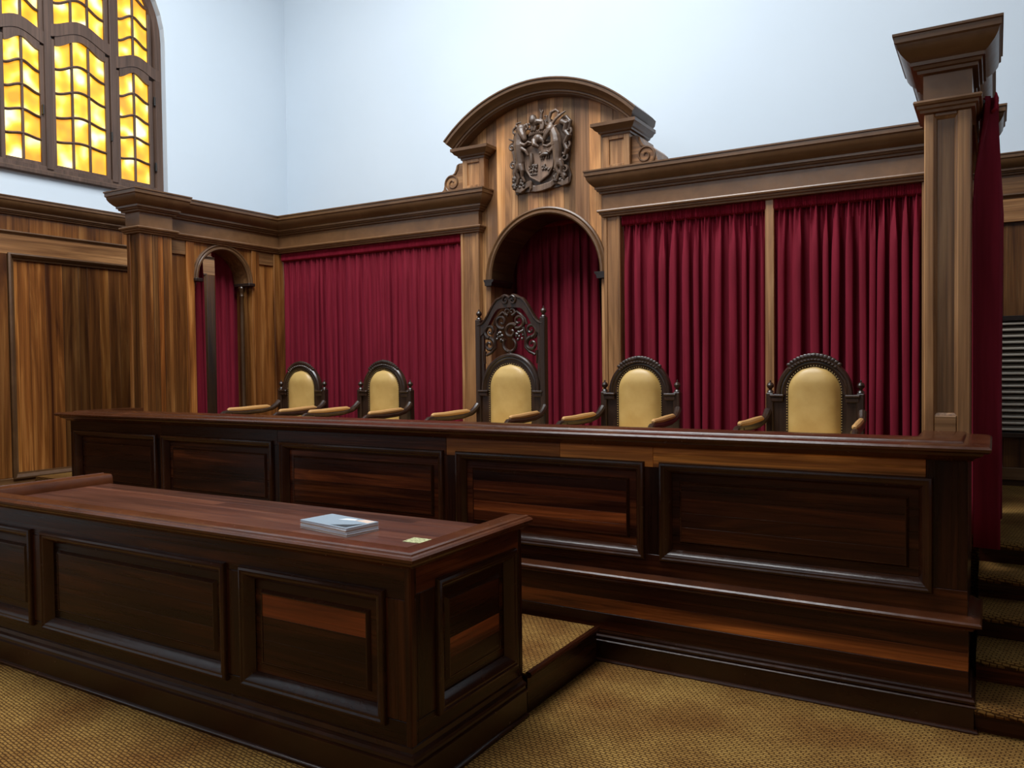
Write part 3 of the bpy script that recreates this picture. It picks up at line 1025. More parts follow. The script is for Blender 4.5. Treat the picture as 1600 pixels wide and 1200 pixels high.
# ------------------------------------------------------------------ the high bench
bn = empty('judges_bench', (-3.68, 4.2, 0), 'long dark polished panelled judges bench with moulded coping', 'bench')
BX0, BX1, BF = -7.20, -.105, 4.215
ZB = 1.307
COP = [(-.22, 0), (-.03, 0), (-.022, -.004), (-.018, -.010), (.070, -.012), (.086, -.016), (.094, -.026), (.092, -.038), (.080, -.046), (.066, -.048), (.060, -.058), (.050, -.064), (.030, -.074), (.020, -.086), (.008, -.090), (-.22, -.090)]
M().sweep([(BX0, 4.80, ZB + .012), (BX0, BF, ZB + .012), (BX1, BF, ZB + .012), (BX1, 4.80, ZB + .012)], COP, (0, 0, 1)).build('coping', DM, bn, tone=1.6)
M().bbox(BX0 + .1, BX1 - .1, BF + .18, 4.79, ZB - .06, ZB - .02, .004).build('writing_surface', DX, bn, tone=1.4)
pan = [(-7.10, -5.985), (-5.865, -4.625), (-4.49, -3.07), (-2.915, -1.70), (-1.555, -.275)]
zp0, zp1 = .632, 1.118
# frieze rail in several boards
fb = [(BX0, -5.9, .9), (-5.9, -4.55, .9), (-4.55, -3.02, 1.6), (-3.02, -2.2, (10, 15, 12)), (-2.2, -1.62, (19, 30, 24)), (-1.62, -.275, (16, 25, 20))]  # honey boards at right, their reflected glow painted into the tone
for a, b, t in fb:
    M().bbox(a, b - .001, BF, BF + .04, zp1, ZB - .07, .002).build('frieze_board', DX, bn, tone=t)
M().bbox(BX0, BX1, BF, BF + .04, .50, zp0, .002).build('lower_rail', DX, bn, tone=1.3)
st_x = [BX0] + [v for p_ in pan for v in p_] + [BX1]
for k in range(0, len(st_x), 2):
    M().bbox(st_x[k], st_x[k + 1], BF, BF + .04, zp0, zp1 if k < 10 else ZB - .07, .003).build('stile', DZ, bn, tone=.8)
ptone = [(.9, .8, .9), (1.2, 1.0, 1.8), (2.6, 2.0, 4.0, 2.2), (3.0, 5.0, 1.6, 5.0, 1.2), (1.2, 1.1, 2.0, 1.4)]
for (a, b), t in zip(pan, ptone):
    panel(bn, a, b, zp0, zp1, BF, t, (DX, DZ))
# ledge, base boards and plinth
M().sweep([(BX0, 4.6, .520), (BX0, BF - .01, .520), (BX1 - .0, BF - .01, .520), (BX1, 4.6, .520)],
          [(-.03, 0), (.012, -.004), (.030, -.012), (.050, -.016), (.058, -.024), (.058, -.034), (.048, -.042), (.036, -.044), (.026, -.054), (.022, -.062), (-.03, -.062)], (0, 0, 1)).build('ledge_moulding', DM, bn, tone=2.0)
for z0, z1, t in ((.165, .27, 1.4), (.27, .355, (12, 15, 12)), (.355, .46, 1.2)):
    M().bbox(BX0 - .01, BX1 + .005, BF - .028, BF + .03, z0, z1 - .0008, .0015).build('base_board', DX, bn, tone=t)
M().sweep([(BX0 - .01, 4.6, 0), (BX0 - .01, BF - .026, 0), (BX1 + .005, BF - .026, 0), (BX1 + .005, 4.6, 0)],
          [(-.03, 0), (.040, 0), (.040, .006), (.034, .014), (.022, .016), (.022, .108), (.030, .112), (.033, .118), (.028, .123), (.020, .124), (.026, .132), (.027, .142), (.020, .150), (.012, .151), (.014, .160), (.011, .168), (.004, .170), (.004, .176), (-.03, .176)], (0, 0, 1)).build('plinth', DM, bn, tone=.7)
M().box(BX0 + .005, BX1 - .005, BF + .04, 4.34, 0.01, ZB - .07).build('carcass', DX, bn, tone=.6)
M().box(BX1 - .04, BX1, BF + .04, 4.80, .0, ZB - .07).build('end_panel', DZ, bn, tone=.8)
M().box(BX0, BX0 + .04, BF + .04, 4.80, .0, ZB - .07).build('end_panel', DZ, bn, tone=.8)

# ------------------------------------------------------------------ the clerks' desk
dk = empty('clerks_desk', (-3.6, 2.9, 0), 'long dark panelled desk with rimmed reddish top in front of the high bench', 'desk')
DX0, DX1, DF, DBk = -5.33, -1.965, 2.485, 3.36
ZD = .961
RIM = [(-.085, -.055), (-.080, -.012), (-.070, .002), (-.060, .006), (.020, .006), (.024, .010), (.036, .006), (.040, 0), (.054, -.002), (.062, -.010), (.060, -.022), (.046, -.030), (.036, -.032), (.030, -.044), (.014, -.052), (.004, -.062), (-.085, -.062)]
M().sweep([(DX0, DBk, ZD), (DX0, DF, ZD), (DX1, DF, ZD), (DX1, DBk, ZD)], RIM, (0, 0, 1)).build('rim', DM, dk, tone=2.4)
yb = [DF + .06, 2.74, 2.90, 3.05, 3.19, 3.335]
for k in range(5):
    x = DX0 + .06
    while x < DX1 - .08:
        e = min(x + rnd.uniform(.7, 1.5), DX1 - .06)
        if DX1 - .06 - e < .3: e = DX1 - .06
        M().bbox(x, e - .0006, yb[k], yb[k + 1] - .0006, .880, .905, .0008).build('top_board', TX, dk, tone=rnd.uniform(.8, 1.25))
        x = e
zq0, zq1 = .285, .772
M().bbox(DX0, DX1, DF, DF + .04, zq1, ZD - .05, .002).build('frieze_board', DX, dk, tone=1.0)
M().bbox(DX0, DX1, DF, DF + .04, .17, zq0, .002).build('lower_rail', DX, dk, tone=.8)
dpan = [(-5.22, -4.675), (-4.515, -3.06), (-2.905, -2.12)]
sx = [DX0] + [v for p_ in dpan for v in p_] + [DX1]
for k in range(0, len(sx), 2):
    M().bbox(sx[k], sx[k + 1], DF, DF + .04, zq0, zq1, .003).build('stile', DZ, dk, tone=1.3)
panel(dk, *dpan[0], zq0, zq1, DF, (.9, .8, 1.0), (DX, DZ))
panel(dk, *dpan[1], zq0, zq1, DF, (.8, 1.0, .8), (DX, DZ))
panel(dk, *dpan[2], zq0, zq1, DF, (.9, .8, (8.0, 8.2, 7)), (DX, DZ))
# right end
RXF = DX1
M().bbox(RXF - .04, RXF, DF + .04, DBk - .04, zq1 + .02, ZD - .05, .002).build('frieze_board', DY, dk, tone=3.2)
M().bbox(RXF - .04, RXF, DF + .04, DBk - .04, .17, zq0, .002).build('lower_rail', DY, dk, tone=1.0)
M().bbox(RXF - .04, RXF, DF + .04, 2.68, zq0, zq1 + .02, .003).build('stile', DZ, dk, tone=.8)
M().bbox(RXF - .04, RXF, 3.255, DBk - .04, zq0, zq1 + .02, .003).build('stile', DZ, dk, tone=.9)
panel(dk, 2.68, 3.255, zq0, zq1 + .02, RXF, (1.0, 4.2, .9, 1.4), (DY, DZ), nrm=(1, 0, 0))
M().bbox(RXF - .03, RXF + .004, DF - .004, DF + .03, .17, ZD - .05, .006).build('corner_bead', DZ, dk, tone=1.5)
M().bbox(RXF - .08, RXF + .002, DBk - .04, DBk - .01, .0, ZD - .05, .003).build('stile', DZ, dk, tone=1.0)
M().sweep([(DX0, 3.3, 0), (DX0, DF, 0), (DX1, DF, 0), (DX1, DBk - .03, 0)],
          [(-.03, 0), (.048, 0), (.048, .012), (.040, .018), (.034, .020), (.034, .118), (.042, .122), (.042, .132), (.028, .136), (.026, .150), (.034, .154), (.030, .166), (.012, .172), (.008, .190), (0, .194), (-.03, .194)], (0, 0, 1)).build('plinth', DM, dk, tone=.9)
M().box(DX0, DX0 + .03, DF + .04, DBk - .03, .0, ZD - .05).build('end_panel', DZ, dk, tone=.8)
M().box(DX0 + .03, DX1 - .05, DF + .055, DF + .075, .02, .88).build('carcass', DX, dk, tone=.6)
M().box(DX0 + .03, DX1 - .05, 3.29, 3.32, .70, .880).build('back_apron', DX, dk, tone=.6)

# booklets and card on the desk
COV = plain('booklet_cover_grey', (0.27, 0.33, 0.38), 0.4)
PAP = plain('booklet_paper', (0.72, 0.74, 0.78), 0.6)
INK = plain('booklet_dark_print', (0.02, 0.025, 0.03), 0.5)
WHT = plain('booklet_white_print', (0.80, 0.84, 0.88), 0.5)
PNK = plain('booklet_buff_edge', (0.62, 0.46, 0.36), 0.6)
desc = ['bottom booklet of the stack on the desk, white pages showing', 'second booklet from the bottom of the stack on the desk',
        'third booklet from the bottom of the stack on the desk', 'top booklet of the stack on the desk with pale blue-grey cover']
ang = radians(-9.6)
bc = Vector((-2.735, 2.915, .9053))
for k in range(4):
    b_ = empty('booklet', bc + Vector((0, 0, .0102 * k)), desc[k], 'booklet', 'booklets stacked on the clerks desk')
    b_.rotation_euler.z = ang + radians((0, .7, -.5, .6)[k])
    w, d = .360 + (.004, 0, -.004, 0)[k], .195
    o = M().bbox(-w / 2 + .002, w / 2 - .002, -d / 2 + .002, d / 2 - .002, .0008, .0092, .0006).build('pages', PAP if k % 2 else PNK)
    o.parent = b_
    o = M().bbox(-w / 2, w / 2, -d / 2, d / 2, .0090, .0101, .0003).build('cover', COV if k == 3 else PAP)
    o.parent = b_
    o = M().bbox(-w / 2, w / 2, -d / 2, d / 2, 0, .0010, .0003).build('cover', PAP)
    o.parent = b_
    if k == 3:
        o = M().prism([(.04, -.085), (.16, -.085), (.165, .03), (.13, -.02)], 2, .0101, .0104).build('cover_print', INK)
        o.parent = b_
        o = M().prism([(-.03, .02), (.06, .05), (.05, .075), (-.01, .06)], 2, .0101, .0104).build('cover_print', WHT)
        o.parent = b_
        o = M().prism([(.06, .05), (.165, .04), (.165, .09), (.09, .09)], 2, .0101, .0104).build('cover_print', PNK)
        o.parent = b_


def m_card():
    m, nt, p = mat_base('printed_card')
    L = nt.links
    tc = N(nt, 'ShaderNodeTexCoord')
    mp = N(nt, 'ShaderNodeMapping')
    mp.inputs['Scale'].default_value = (60, 150, 1)
    L.new(tc.outputs['Object'], mp.inputs['Vector'])
    n = N(nt, 'ShaderNodeTexNoise')
    n.inputs['Scale'].default_value = 1.0
    n.inputs['Detail'].default_value = 3
    L.new(mp.outputs[0], n.inputs['Vector'])
    cr = ramp(nt, [(0.42, (0.18, 0.17, 0.06)), (0.52, (0.50, 0.50, 0.26))])
    L.new(n.outputs['Fac'], cr.inputs[0])
    L.new(cr.outputs[0], p.inputs['Base Color'])
    p.inputs['Roughness'].default_value = 0.5
    return m


cd = M().bbox(-.062, .062, -.045, .045, .0003, .0022, .0005).build('printed_card', m_card())
cd.location = (-2.225, 2.888, .905)
cd.rotation_euler.z = radians(3)
tag(cd, 'small yellow-green printed card lying near the right rim of the desk', 'card')


# ------------------------------------------------------------------ chairs
def spiral(cx, cz, r0, turns, a0, d=1, n=30, rend=.12):
    pts = []
    for i in range(n + 1):
        t = i / n
        r = r0 * (1 - t * (1 - rend))
        a = a0 + d * turns * 2 * pi * t
        pts.append((cx + r * cos(a), cz + r * sin(a)))
    return pts


def chair(name, loc, label, hw=.305, throne=False, rot=0):
    """local frame: x right, -y towards the bench, z up from the platform"""
    t = empty(name, (0, 0, 0), label, 'chair', 'carved judges chairs with tan leather backs')
    t['_w'] = [0.0, 0.0, 0.0]
    tall = 1.47 if throne else .845
    pw = .205 if throne else .178           # half width of the leather
    prt = 1.045 if throne else 1.005        # top of the leather
    zs = prt - pw                           # springing of leather arch
    # posts with ball finials
    for s in (-1, 1):
        x = s * hw
        M().bbox(x - .026, x + .026, -.03, .03, 0, tall - .03, .006).build('post', CH, t)
        M().lathe([(.012, tall - .03), (.026, tall - .024), (.020, tall - .014), (.010, tall - .006), (.012, tall), (.024, tall + .012), (.026, tall + .026), (.018, tall + .042), (.006, tall + .048), (.005, tall + .06), (.001, tall + .064)], (x, 0, 0), 12).build('finial', CH, t)
        # side cap blocks carrying the arch
        M().bbox(s * (hw - .03) - .045 - s * .02, s * (hw - .03) + .045 - s * .02, -.034, .02, zs - .075, zs - .04, .006).build('impost', CH, t)
        M().bbox(s * (hw - .03) - .05 - s * .02, s * (hw - .03) + .05 - s * .02, -.042, .02, zs - .040, zs - .022, .005).build('impost', CH, t)
        # front leg
        M().lathe([(.022, 0), (.03, .03), (.022, .06), (.028, .14), (.034, .2), (.022, .26), (.03, .33), (.032, .44)], (s * (hw + .01), -.60, 0), 12).build('leg', CH, t)
        # arm, swept down from the post, with scroll end
        xa = lambda q: s * (hw + .012 + .045 * q)
        zo = -.022
        pts = [(xa(0), -.02, .705), (xa(.1), -.06, .672), (xa(.2), -.11, .645), (xa(.35), -.24, .622), (xa(.6), -.44, .616), (xa(.85), -.62, .622), (xa(.95), -.69, .620), (xa(1), -.725, .602), (xa(1), -.735, .578), (xa(1), -.715, .560), (xa(1), -.69, .566)]
        pts = [(a, b, c + zo) for a, b, c in pts]
        arm = M().tube(pts, [.030, .028, .026, .025, .025, .025, .025, .023, .021, .018, .014], 10).build('arm', CH, t)
        pp = [(xa(.22), -.13, .652), (xa(.27), -.18, .660), (xa(.45), -.33, .656), (xa(.65), -.50, .650), (xa(.82), -.63, .652), (xa(.86), -.655, .648)]
        pp = [(a, b, c + zo) for a, b, c in pp]
        M().tube(pp, [.012, .021, .023, .022, .020, .010], 10).build('arm_pad', ARMPAD, arm)
        M().tube([(xa(.62), -.60, .44), (xa(.7), -.58, .50), (xa(.8), -.62, .60)], [.03, .024, .026], 8).build('arm_support', CH, t)
    # seat
    M().bbox(-hw, hw, -.66, .02, .36, .44, .01).build('seat_rail', CH, t)
    M().bbox(-hw + .03, hw - .03, -.64, -.02, .43, .50, .025).build('seat_cushion', LEATHER, t)
    for yy in (-.35,):
        M().bbox(-hw, hw, yy - .02, yy + .02, .12, .16, .005).build('stretcher', CH, t)
    # back board behind the leather
    M().bbox(-hw + .02, hw - .02, -.008, .022, .40, zs - .02, .003).build('back_board', CH, t)
    ro = hw - .045 if not throne else hw - .03
    # arched surround: moulded ring round the leather
    cz = zs - .02
    ring = [(ro * cos(a), 0, cz + (ro * (1.03 if not throne else 1.08)) * sin(a)) for a in [pi * i / 36 for i in range(37)]]
    th = ro - pw
    RP = [(0, -.02), (0, .022), (-.010, .034), (-.024, .034), (-.032, .024), (-.044, .028), (-.052, .018), (-th - .03, .012), (-th - .03, -.02)]
    M().sweep(ring, RP, (0, -1, 0)).build('back_arch', CH, t)
    # upholstered leather panel
    nx, nz_ = 14, 26
    V, Fc = [], []
    for j in range(nz_ + 1):
        z = .40 + (prt - .40) * j / nz_
        w = pw if z < zs else sqrt(max(pw ** 2 - (z - zs) ** 2, 1e-6))
        for i in range(nx + 1):
            u = -1 + 2 * i / nx
            bul = .055 * (max(0, 1 - abs(u) ** 3.2)) ** .6 * (min(1, (prt - z) / .10 + .0)) ** .5
            V.append((w * u, -.014 - bul, z))
    for j in range(nz_):
        for i in range(nx):
            a = j * (nx + 1) + i
            Fc.append([a, a + 1, a + nx + 2, a + nx + 1])
    M().add(V, Fc).build('leather_back', LEATHER, t, smooth=70)
    # brass nails round the edge
    nl = M()
    k = 0
    z = .55
    while z < zs:
        for s in (-1, 1): nl.ball((s * (pw + .006), -.024, z), .0042, 6, 4)
        z += .019
    for i in range(31):
        a = pi * i / 30
        nl.ball(((pw + .006) * cos(a), -.024, zs + (pw + .006) * sin(a)), .0042, 6, 4)
    nl.build('brass_nails', BRASS, t)['kind'] = 'stuff'
    r = random.Random(len(label))
    if not throne:
        cv = M()                             # leaf carving on the crown of the arch
        for i in range(15):
            a = pi * (.28 + .44 * i / 14)
            R_ = ro + .004
            h = .016 + .008 * sin(pi * i / 14)
            cv.ball((R_ * cos(a), -.022, cz + R_ * 1.03 * sin(a)), h, 8, 5, (1.25, .8, .9))
            cv.ball(((R_ - .026) * cos(a + .04), -.034, cz + (R_ - .026) * 1.03 * sin(a + .04)), .012, 6, 4, (1.3, .8, .8))
        cv.ball((0, -.02, cz + ro * 1.03 + .008), .026, 10, 6, (1.6, .8, .75))
        cv.build('crest_carving', CH, t)
    else:
        # panelled uprights, ogee crest and pierced tracery above the arch
        zt0 = cz + ro * 1.08
        for s in (-1, 1):
            M().bbox(s * (hw - .028) - .03, s * (hw - .028) + .03, -.012, .016, cz - .05, 1.36, .004).build('side_stile', CH, t)
        def crest(x):                        # outer edge
            q = abs(x) / hw
            if q < .30: return 1.628 + .022 * cos((q / .30 - .45) * pi * 1.1)
            u = (q - .30) / .70
            return 1.40 + .225 * (0.5 + 0.5 * cos(pi * min(u, 1))) ** 1.15
        def inner(x):
            q = abs(x) / hw
            return max(1.15, min(crest(x) - .075, 1.55) - .015 - .02 * q)
        n = 40
        cr = M()
        for i in range(n):
            a, b = -hw + 2 * hw * i / n, -hw + 2 * hw * (i + 1) / n
            cr.prism([(a, inner(a)), (b, inner(b)), (b, crest(b)), (a, crest(a))], 1, -.022, .022)
        cr.build('ogee_crest', CH, t, smooth=50)
        M().tube([(x, -.024, crest(x) - .010) for x in [-hw + 2 * hw * i / 40 for i in range(41)]], .010, 6).build('crest_bead', CH, t)
        for s in (-1, 1):
            M().tube([(s * u, -.028, v) for u, v in spiral(.035, 1.595, .036, 1.2, pi * .5, -1, 24)], [.012 - .006 * i / 24 for i in range(25)], 6).build('crest_scroll', CH, t)
        def scroll(pts, r0, r1):
            q = len(pts) - 1
            M().tube([(u, -.006, v) for u, v in pts], [1.25 * (r0 + (r1 - r0) * i / q) for i in range(q + 1)], 8).build('tracery_scroll', CH, t)
        for s in (-1, 1):
            F_ = lambda pts: [(s * u, v) for u, v in pts]
            scroll(F_(spiral(.205, 1.335, .062, 1.25, -pi * .45, 1)), .016, .007)
            scroll(F_(spiral(.215, 1.215, .060, 1.25, pi * .55, 1)), .016, .007)
            scroll(F_(spiral(.085, 1.415, .066, 1.25, -pi * .65, 1)), .016, .007)
            scroll(F_(spiral(.020, 1.500, .034, 1.1, -pi * .5, 1)), .012, .006)
            scroll(F_([(.035, 1.47), (.07, 1.495), (.105, 1.47), (.15, 1.43), (.165, 1.385)]), .013, .010)
            scroll(F_([(.13, 1.36), (.15, 1.30), (.155, 1.255), (.15, 1.19), (.19, 1.150), (.245, 1.125)]), .014, .010)
            scroll(F_([(.24, 1.27), (.262, 1.30), (.268, 1.36)]), .012, .010)
            scroll(F_([(.262, 1.16), (.268, 1.11), (.262, 1.05)]), .014, .008)
        scroll(spiral(.01, 1.325, .070, 1.15, pi * .25, 1), .016, .008)
        scroll(spiral(.0, 1.215, .072, .8, pi * .75, 1, rend=.7), .016, .010)
        scroll([(0, 1.13), (0, 1.16)], .018, .016)
        gr = M()
        for cx_, cz_ in ((-.095, 1.285), (.10, 1.30)):
            for i in range(16):
                gr.ball((cx_ + r.uniform(-.032, .032), -.016 + r.uniform(-.008, .004), cz_ + r.uniform(-.045, .035)), .014, 7, 5)
        gr.build('grape_carving', CH, t)
    t['_w'] = list(loc)
    t.location = loc
    t.rotation_euler.z = rot
    return t


YB = 6.0
chair('throne_chair', (-3.60, YB, PLAT), 'tall throne chair with pierced scrollwork crest and tan leather back before the central arch', hw=.325, throne=True)
chair('carved_chair', (-6.10, YB, PLAT), 'low carved armchair with tan leather back, nearest the small side arch')
chair('carved_chair', (-5.01, YB, PLAT), 'low carved armchair with tan leather back, second from the left, next to the throne')
chair('carved_chair', (-2.41, YB, PLAT), 'low carved armchair with tan leather back, just right of the central arch')
chair('carved_chair', (-1.097, YB, PLAT), 'low carved armchair with tan leather back, closest to the right corner pillar')

# ------------------------------------------------------------------ carved coat of arms on the centre boards
ca = empty('coat_of_arms', (XC, BYD - .002, 3.30), 'dark carved wooden coat of arms with two animal supporters above the central arch', 'coat of arms')
CA0 = Vector((-3.635, BYD - .004, 3.30))


def Q(u, v, d=0.0):
    return CA0 + Vector((u, -d, v))


def remesh(o, vox=.0045, sm=2):
    md = o.modifiers.new('union', 'REMESH')
    md.mode = 'VOXEL'
    md.voxel_size = vox
    md.use_smooth_shade = True
    if sm:
        m2 = o.modifiers.new('soften', 'SMOOTH')
        m2.iterations = sm
        m2.factor = .5
    return o


# mantling slab with irregular outline
outl = [(-.27, .0), (-.16, .012), (-.05, .004), (.06, .016), (.18, .02), (.30, .05), (.315, .12), (.29, .2), (.30, .30), (.31, .42), (.325, .52), (.31, .60), (.25, .64),
        (.20, .60), (.12, .56), (.05, .52), (-.05, .52), (-.12, .55), (-.20, .53), (-.27, .49), (-.30, .40), (-.28, .30), (-.275, .2), (-.28, .1)]
M().prism([(CA0.x + u, CA0.z + v) for u, v in outl], 1, BYD - .026, BYD - .003).build('backing', CV, ca, tone=.8)
sh = [(-.15, .43), (-.05, .455), (.05, .455), (.15, .43), (.152, .30), (.14, .21), (.095, .14), (0, .085), (-.095, .14), (-.14, .21), (-.152, .30)]
shd = M().prism([(CA0.x + u, CA0.z + v) for u, v in sh], 1, BYD - .050, BYD - .02).build('shield', CV, ca, tone=1.9)
shd['_w'] = list(wloc(ca))
M().tube([Q(u, v, .050) for u, v in sh + sh[:1]], .009, 6).build('shield_rim', CV, shd, tone=1.2)
tr = M()
rr_ = random.Random(4)
for i in range(22): tr.ball(Q(-.065 + rr_.uniform(-.045, .045), .215 + rr_.uniform(-.03, .035), .05), .013, 6, 4)
tr.chain([Q(-.065, .20, .05), Q(-.068, .165, .05)], [.009, .009])
tr.chain([Q(-.11, .162, .05), Q(-.03, .160, .05)], [.007, .007])
tr.build('tree_charge', CV, shd, tone=.8)
fl_ = M()
for i in range(12): fl_.ball(Q(.07 + rr_.uniform(-.04, .04), .215 + rr_.uniform(-.035, .035), .05), .012, 6, 4)
fl_.build('flower_charge', CV, shd, tone=1.0)
ln = M()
ln.chain([Q(.02, 0.320, .055), Q(.06, 0.330, .058), Q(.10, 0.325, .055)], [.017, .020, .017])
ln.ball(Q(.015, 0.343, .058), .016, 8, 6)
for uu in (.03, .05, .085, .105): ln.chain([Q(uu, 0.315, .055), Q(uu - .006, 0.285, .055)], [.008, .006])
ln.chain([Q(.11, 0.335, .055), Q(.13, 0.355, .055), Q(.12, 0.375, .055)], [.006, .005, .005])
ln.build('lion_charge', CV, shd, tone=.9)
M().chain([Q(-.085, 0.345, .05), Q(-.08, 0.285, .055), Q(-.085, 0.245, .05)], [.022, .026, .018]).chain([Q(-.10, 0.245, .05), Q(-.06, 0.242, .05)], [.014, .014]).build('figure_charge', CV, shd, tone=.9)

# helmet, torse and crest
hm = M()
hm.ball(Q(-.01, .480, .055), .054, 12, 8, (1, .7, .85))
hm.chain([Q(-.045, .46, .07), Q(-.03, .42, .085), Q(.01, .40, .08)], [.03, .026, .012])
hm.chain([Q(.03, .47, .06), Q(.06, .44, .06), Q(.05, .41, .06)], [.025, .022, .012])
remesh(hm.build('helmet', CV, ca))
ts = M()
for i in range(9):
    u = -.085 + .17 * i / 8
    ts.chain([Q(u - .008, .520 + .012 * sin(pi * i / 8), .06), Q(u + .008, .540 + .012 * sin(pi * i / 8), .06)], [.013, .013], 6)
ts.build('torse', CV, ca)
cs = M()
cs.chain([Q(-.045, .62, .06), Q(0, .635, .065), Q(.04, .625, .06)], [.032, .030, .028])
cs.ball(Q(-.055, .675, .065), .036, 10, 8)
cs.ball(Q(-.05, .650, .065), .044, 10, 8)
for uu in (-.06, -.03, .03, .055): cs.chain([Q(uu, .61, .065), Q(uu + .004, .585, .07), Q(uu - .004, .560, .07)], [.017, .013, .014])
cs.chain([Q(.06, .63, .055), Q(.09, .645, .055), Q(.088, .675, .055), Q(.065, .675, .055)], [.011, .011, .011, .009])
cs.chain([Q(.03, .66, .06), Q(.035, .70, .062), Q(.05, .725, .062)], [.018, .014, .012])
cs.chain([Q(.025, .72, .062), Q(.02, .75, .062)], [.008, .005])
remesh(cs.build('crest_beast', CV, ca, tone=.95))

# supporters: a curly-headed gnu on the left, a straight-horned antelope on the right
gn = M()
gn.ball(Q(-.175, .585, .075), .052, 12, 8, (1, .8, 1.05))
gn.chain([Q(-.165, .56, .085), Q(-.14, .515, .10), Q(-.125, .485, .10)], [.040, .030, .024])
gn.chain([Q(-.20, .61, .07), Q(-.235, .625, .07), Q(-.225, .650, .07), Q(-.185, .655, .07)], [.017, .014, .012, .008])
gn.chain([Q(-.15, .615, .07), Q(-.115, .625, .07), Q(-.105, .595, .07), Q(-.12, .575, .07)], [.017, .014, .012, .008])
gn.chain([Q(-.19, .555, .06), Q(-.205, .49, .06), Q(-.205, .43, .065)], [.050, .055, .058])
gn.chain([Q(-.205, .44, .065), Q(-.205, .36, .065), Q(-.195, .29, .06), Q(-.205, .235, .06)], [.058, .050, .046, .044])
gn.chain([Q(-.18, .45, .085), Q(-.125, .43, .095), Q(-.09, .455, .095), Q(-.06, .44, .095)], [.024, .018, .014, .012])
gn.chain([Q(-.17, .41, .085), Q(-.12, .375, .09), Q(-.10, .335, .085)], [.022, .016, .012])
gn.chain([Q(-.215, .25, .065), Q(-.235, .19, .07), Q(-.215, .14, .065), Q(-.235, .085, .06)], [.040, .026, .018, .016])
gn.chain([Q(-.19, .25, .07), Q(-.165, .20, .08), Q(-.175, .15, .07), Q(-.155, .105, .06)], [.036, .024, .017, .015])
gn.chain([Q(-.235, .47, .05), Q(-.275, .455, .05), Q(-.285, .40, .05), Q(-.265, .35, .05)], [.018, .014, .012, .012])
gn.chain([Q(-.22, .50, .06), Q(-.275, .50, .06), Q(-.325, .525, .055)], [.016, .013, .006])
remesh(gn.build('gnu_supporter', CV, ca, tone=1.05))
an = M()
an.ball(Q(.135, .545, .08), .044, 12, 8, (1, .8, 1.1))
an.chain([Q(.13, .535, .09), Q(.10, .49, .10), Q(.085, .455, .10)], [.036, .027, .020])
an.chain([Q(.15, .58, .08), Q(.19, .625, .08), Q(.255, .665, .075), Q(.285, .68, .07)], [.017, .014, .011, .007])
an.chain([Q(.135, .585, .08), Q(.125, .64, .08), Q(.145, .69, .08), Q(.195, .705, .08), Q(.225, .68, .08), Q(.21, .65, .08)], [.018, .018, .017, .016, .014, .010])
an.chain([Q(.165, .555, .075), Q(.195, .57, .075)], [.014, .007])
an.chain([Q(.155, .53, .065), Q(.18, .47, .065), Q(.19, .41, .068)], [.044, .050, .055])
an.chain([Q(.19, .42, .068), Q(.20, .34, .066), Q(.195, .27, .062), Q(.205, .22, .06)], [.054, .046, .042, .040])
an.chain([Q(.165, .41, .085), Q(.11, .385, .095), Q(.07, .40, .095)], [.022, .016, .012])
an.chain([Q(.165, .37, .085), Q(.125, .33, .09), Q(.10, .345, .09)], [.020, .014, .010])
an.chain([Q(.20, .24, .064), Q(.185, .18, .07), Q(.21, .13, .065), Q(.19, .085, .06)], [.036, .024, .017, .015])
an.chain([Q(.22, .24, .06), Q(.245, .19, .065), Q(.235, .14, .06), Q(.255, .09, .055)], [.036, .024, .017, .015])
remesh(an.build('antelope_supporter', CV, ca, tone=1.05))
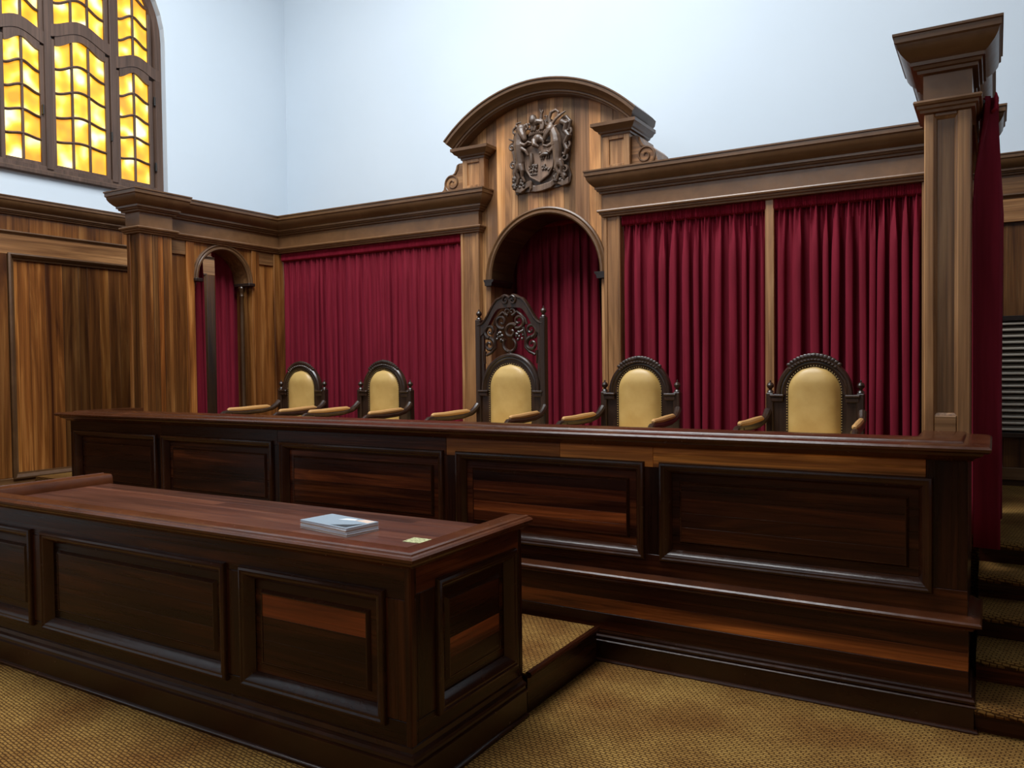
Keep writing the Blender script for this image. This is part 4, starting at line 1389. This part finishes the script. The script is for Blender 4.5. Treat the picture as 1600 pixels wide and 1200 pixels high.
# mantling on the right, foliage and the ribbon at the foot
mt = M()
mt.chain([Q(.24, .60, .05), Q(.295, .57, .06), Q(.275, .51, .055), Q(.315, .46, .06), Q(.27, .40, .05), Q(.295, .34, .055), Q(.265, .29, .05), Q(.245, .315, .05)],
         [.030, .034, .030, .030, .028, .026, .020, .012])
mt.chain([Q(.285, .64, .05), Q(.325, .59, .05), Q(.31, .52, .05)], [.016, .022, .018])
remesh(mt.build('mantling', CV, ca, tone=.8))
mt = M()
mt.chain([Q(-.255, .56, .04), Q(-.275, .44, .04), Q(-.265, .30, .045), Q(-.275, .20, .045), Q(-.26, .12, .04)], [.018, .022, .018, .020, .018])
remesh(mt.build('mantling', CV, ca, tone=.8))
fo = M()
for i in range(34):
    fo.ball(Q(-.225 + rr_.uniform(-.055, .055), .095 + rr_.uniform(-.045, .055), .05), rr_.uniform(.012, .022), 7, 5)
for i in range(34):
    fo.ball(Q(.215 + rr_.uniform(-.06, .06), .125 + rr_.uniform(-.05, .06), .05), rr_.uniform(.012, .022), 7, 5)
fo.build('foliage', CV, ca, tone=.7)
for cu_, cv_, r0, a0, d0 in ((-.245, .585, .045, 0, 1), (-.10, .60, .038, pi, -1), (-.285, .44, .038, 1.2, 1), (-.275, .27, .040, 1.0, 1), (.275, .60, .045, pi, -1),
                             (.305, .50, .040, 2.0, -1), (.29, .38, .040, 2.2, -1), (.265, .27, .038, 2.0, -1), (.10, .61, .036, 0, 1), (-.24, .165, .036, .5, 1), (.265, .165, .036, 2.5, -1)):
    pts_ = []
    for i in range(18):
        t_ = i / 17
        rr2 = r0 * (1 - .8 * t_)
        pts_.append(Q(cu_ + rr2 * cos(a0 + d0 * 7.5 * t_), cv_ + rr2 * sin(a0 + d0 * 7.5 * t_), .045 + .025 * t_))
    M().tube(pts_, [.014 - .006 * i / 17 for i in range(18)], 7).build('mantling_curl', CV, ca, tone=.9)
rb = [(-.265, .045), (-.20, .030), (-.14, .075), (-.10, .085), (-.08, .06), (-.11, .035), (-.05, .028), (.04, .030), (.12, .045), (.15, .075), (.19, .072), (.24, .045), (.295, .065)]
rm = M()
n_ = len(rb)
for i in range(n_ - 1):
    (a, b), (c, d) = rb[i], rb[i + 1]
    da_, db_ = .05 + .014 * sin(i * 1.9), .05 + .014 * sin((i + 1) * 1.9)
    hh = .030
    v = [Q(a, b - hh, da_), Q(c, d - hh, db_), Q(c, d + hh, db_), Q(a, b + hh, da_), Q(a, b - hh, .02), Q(c, d - hh, .02), Q(c, d + hh, .02), Q(a, b + hh, .02)]
    rm.add(v, [(0, 1, 2, 3), (4, 7, 6, 5), (0, 4, 5, 1), (3, 2, 6, 7), (0, 3, 7, 4), (1, 5, 6, 2)])
remesh(rm.build('motto_ribbon', CV, ca, tone=1.1), .005, 2)

for o in bpy.data.objects:
    if '_w' in o.keys(): del o['_w']
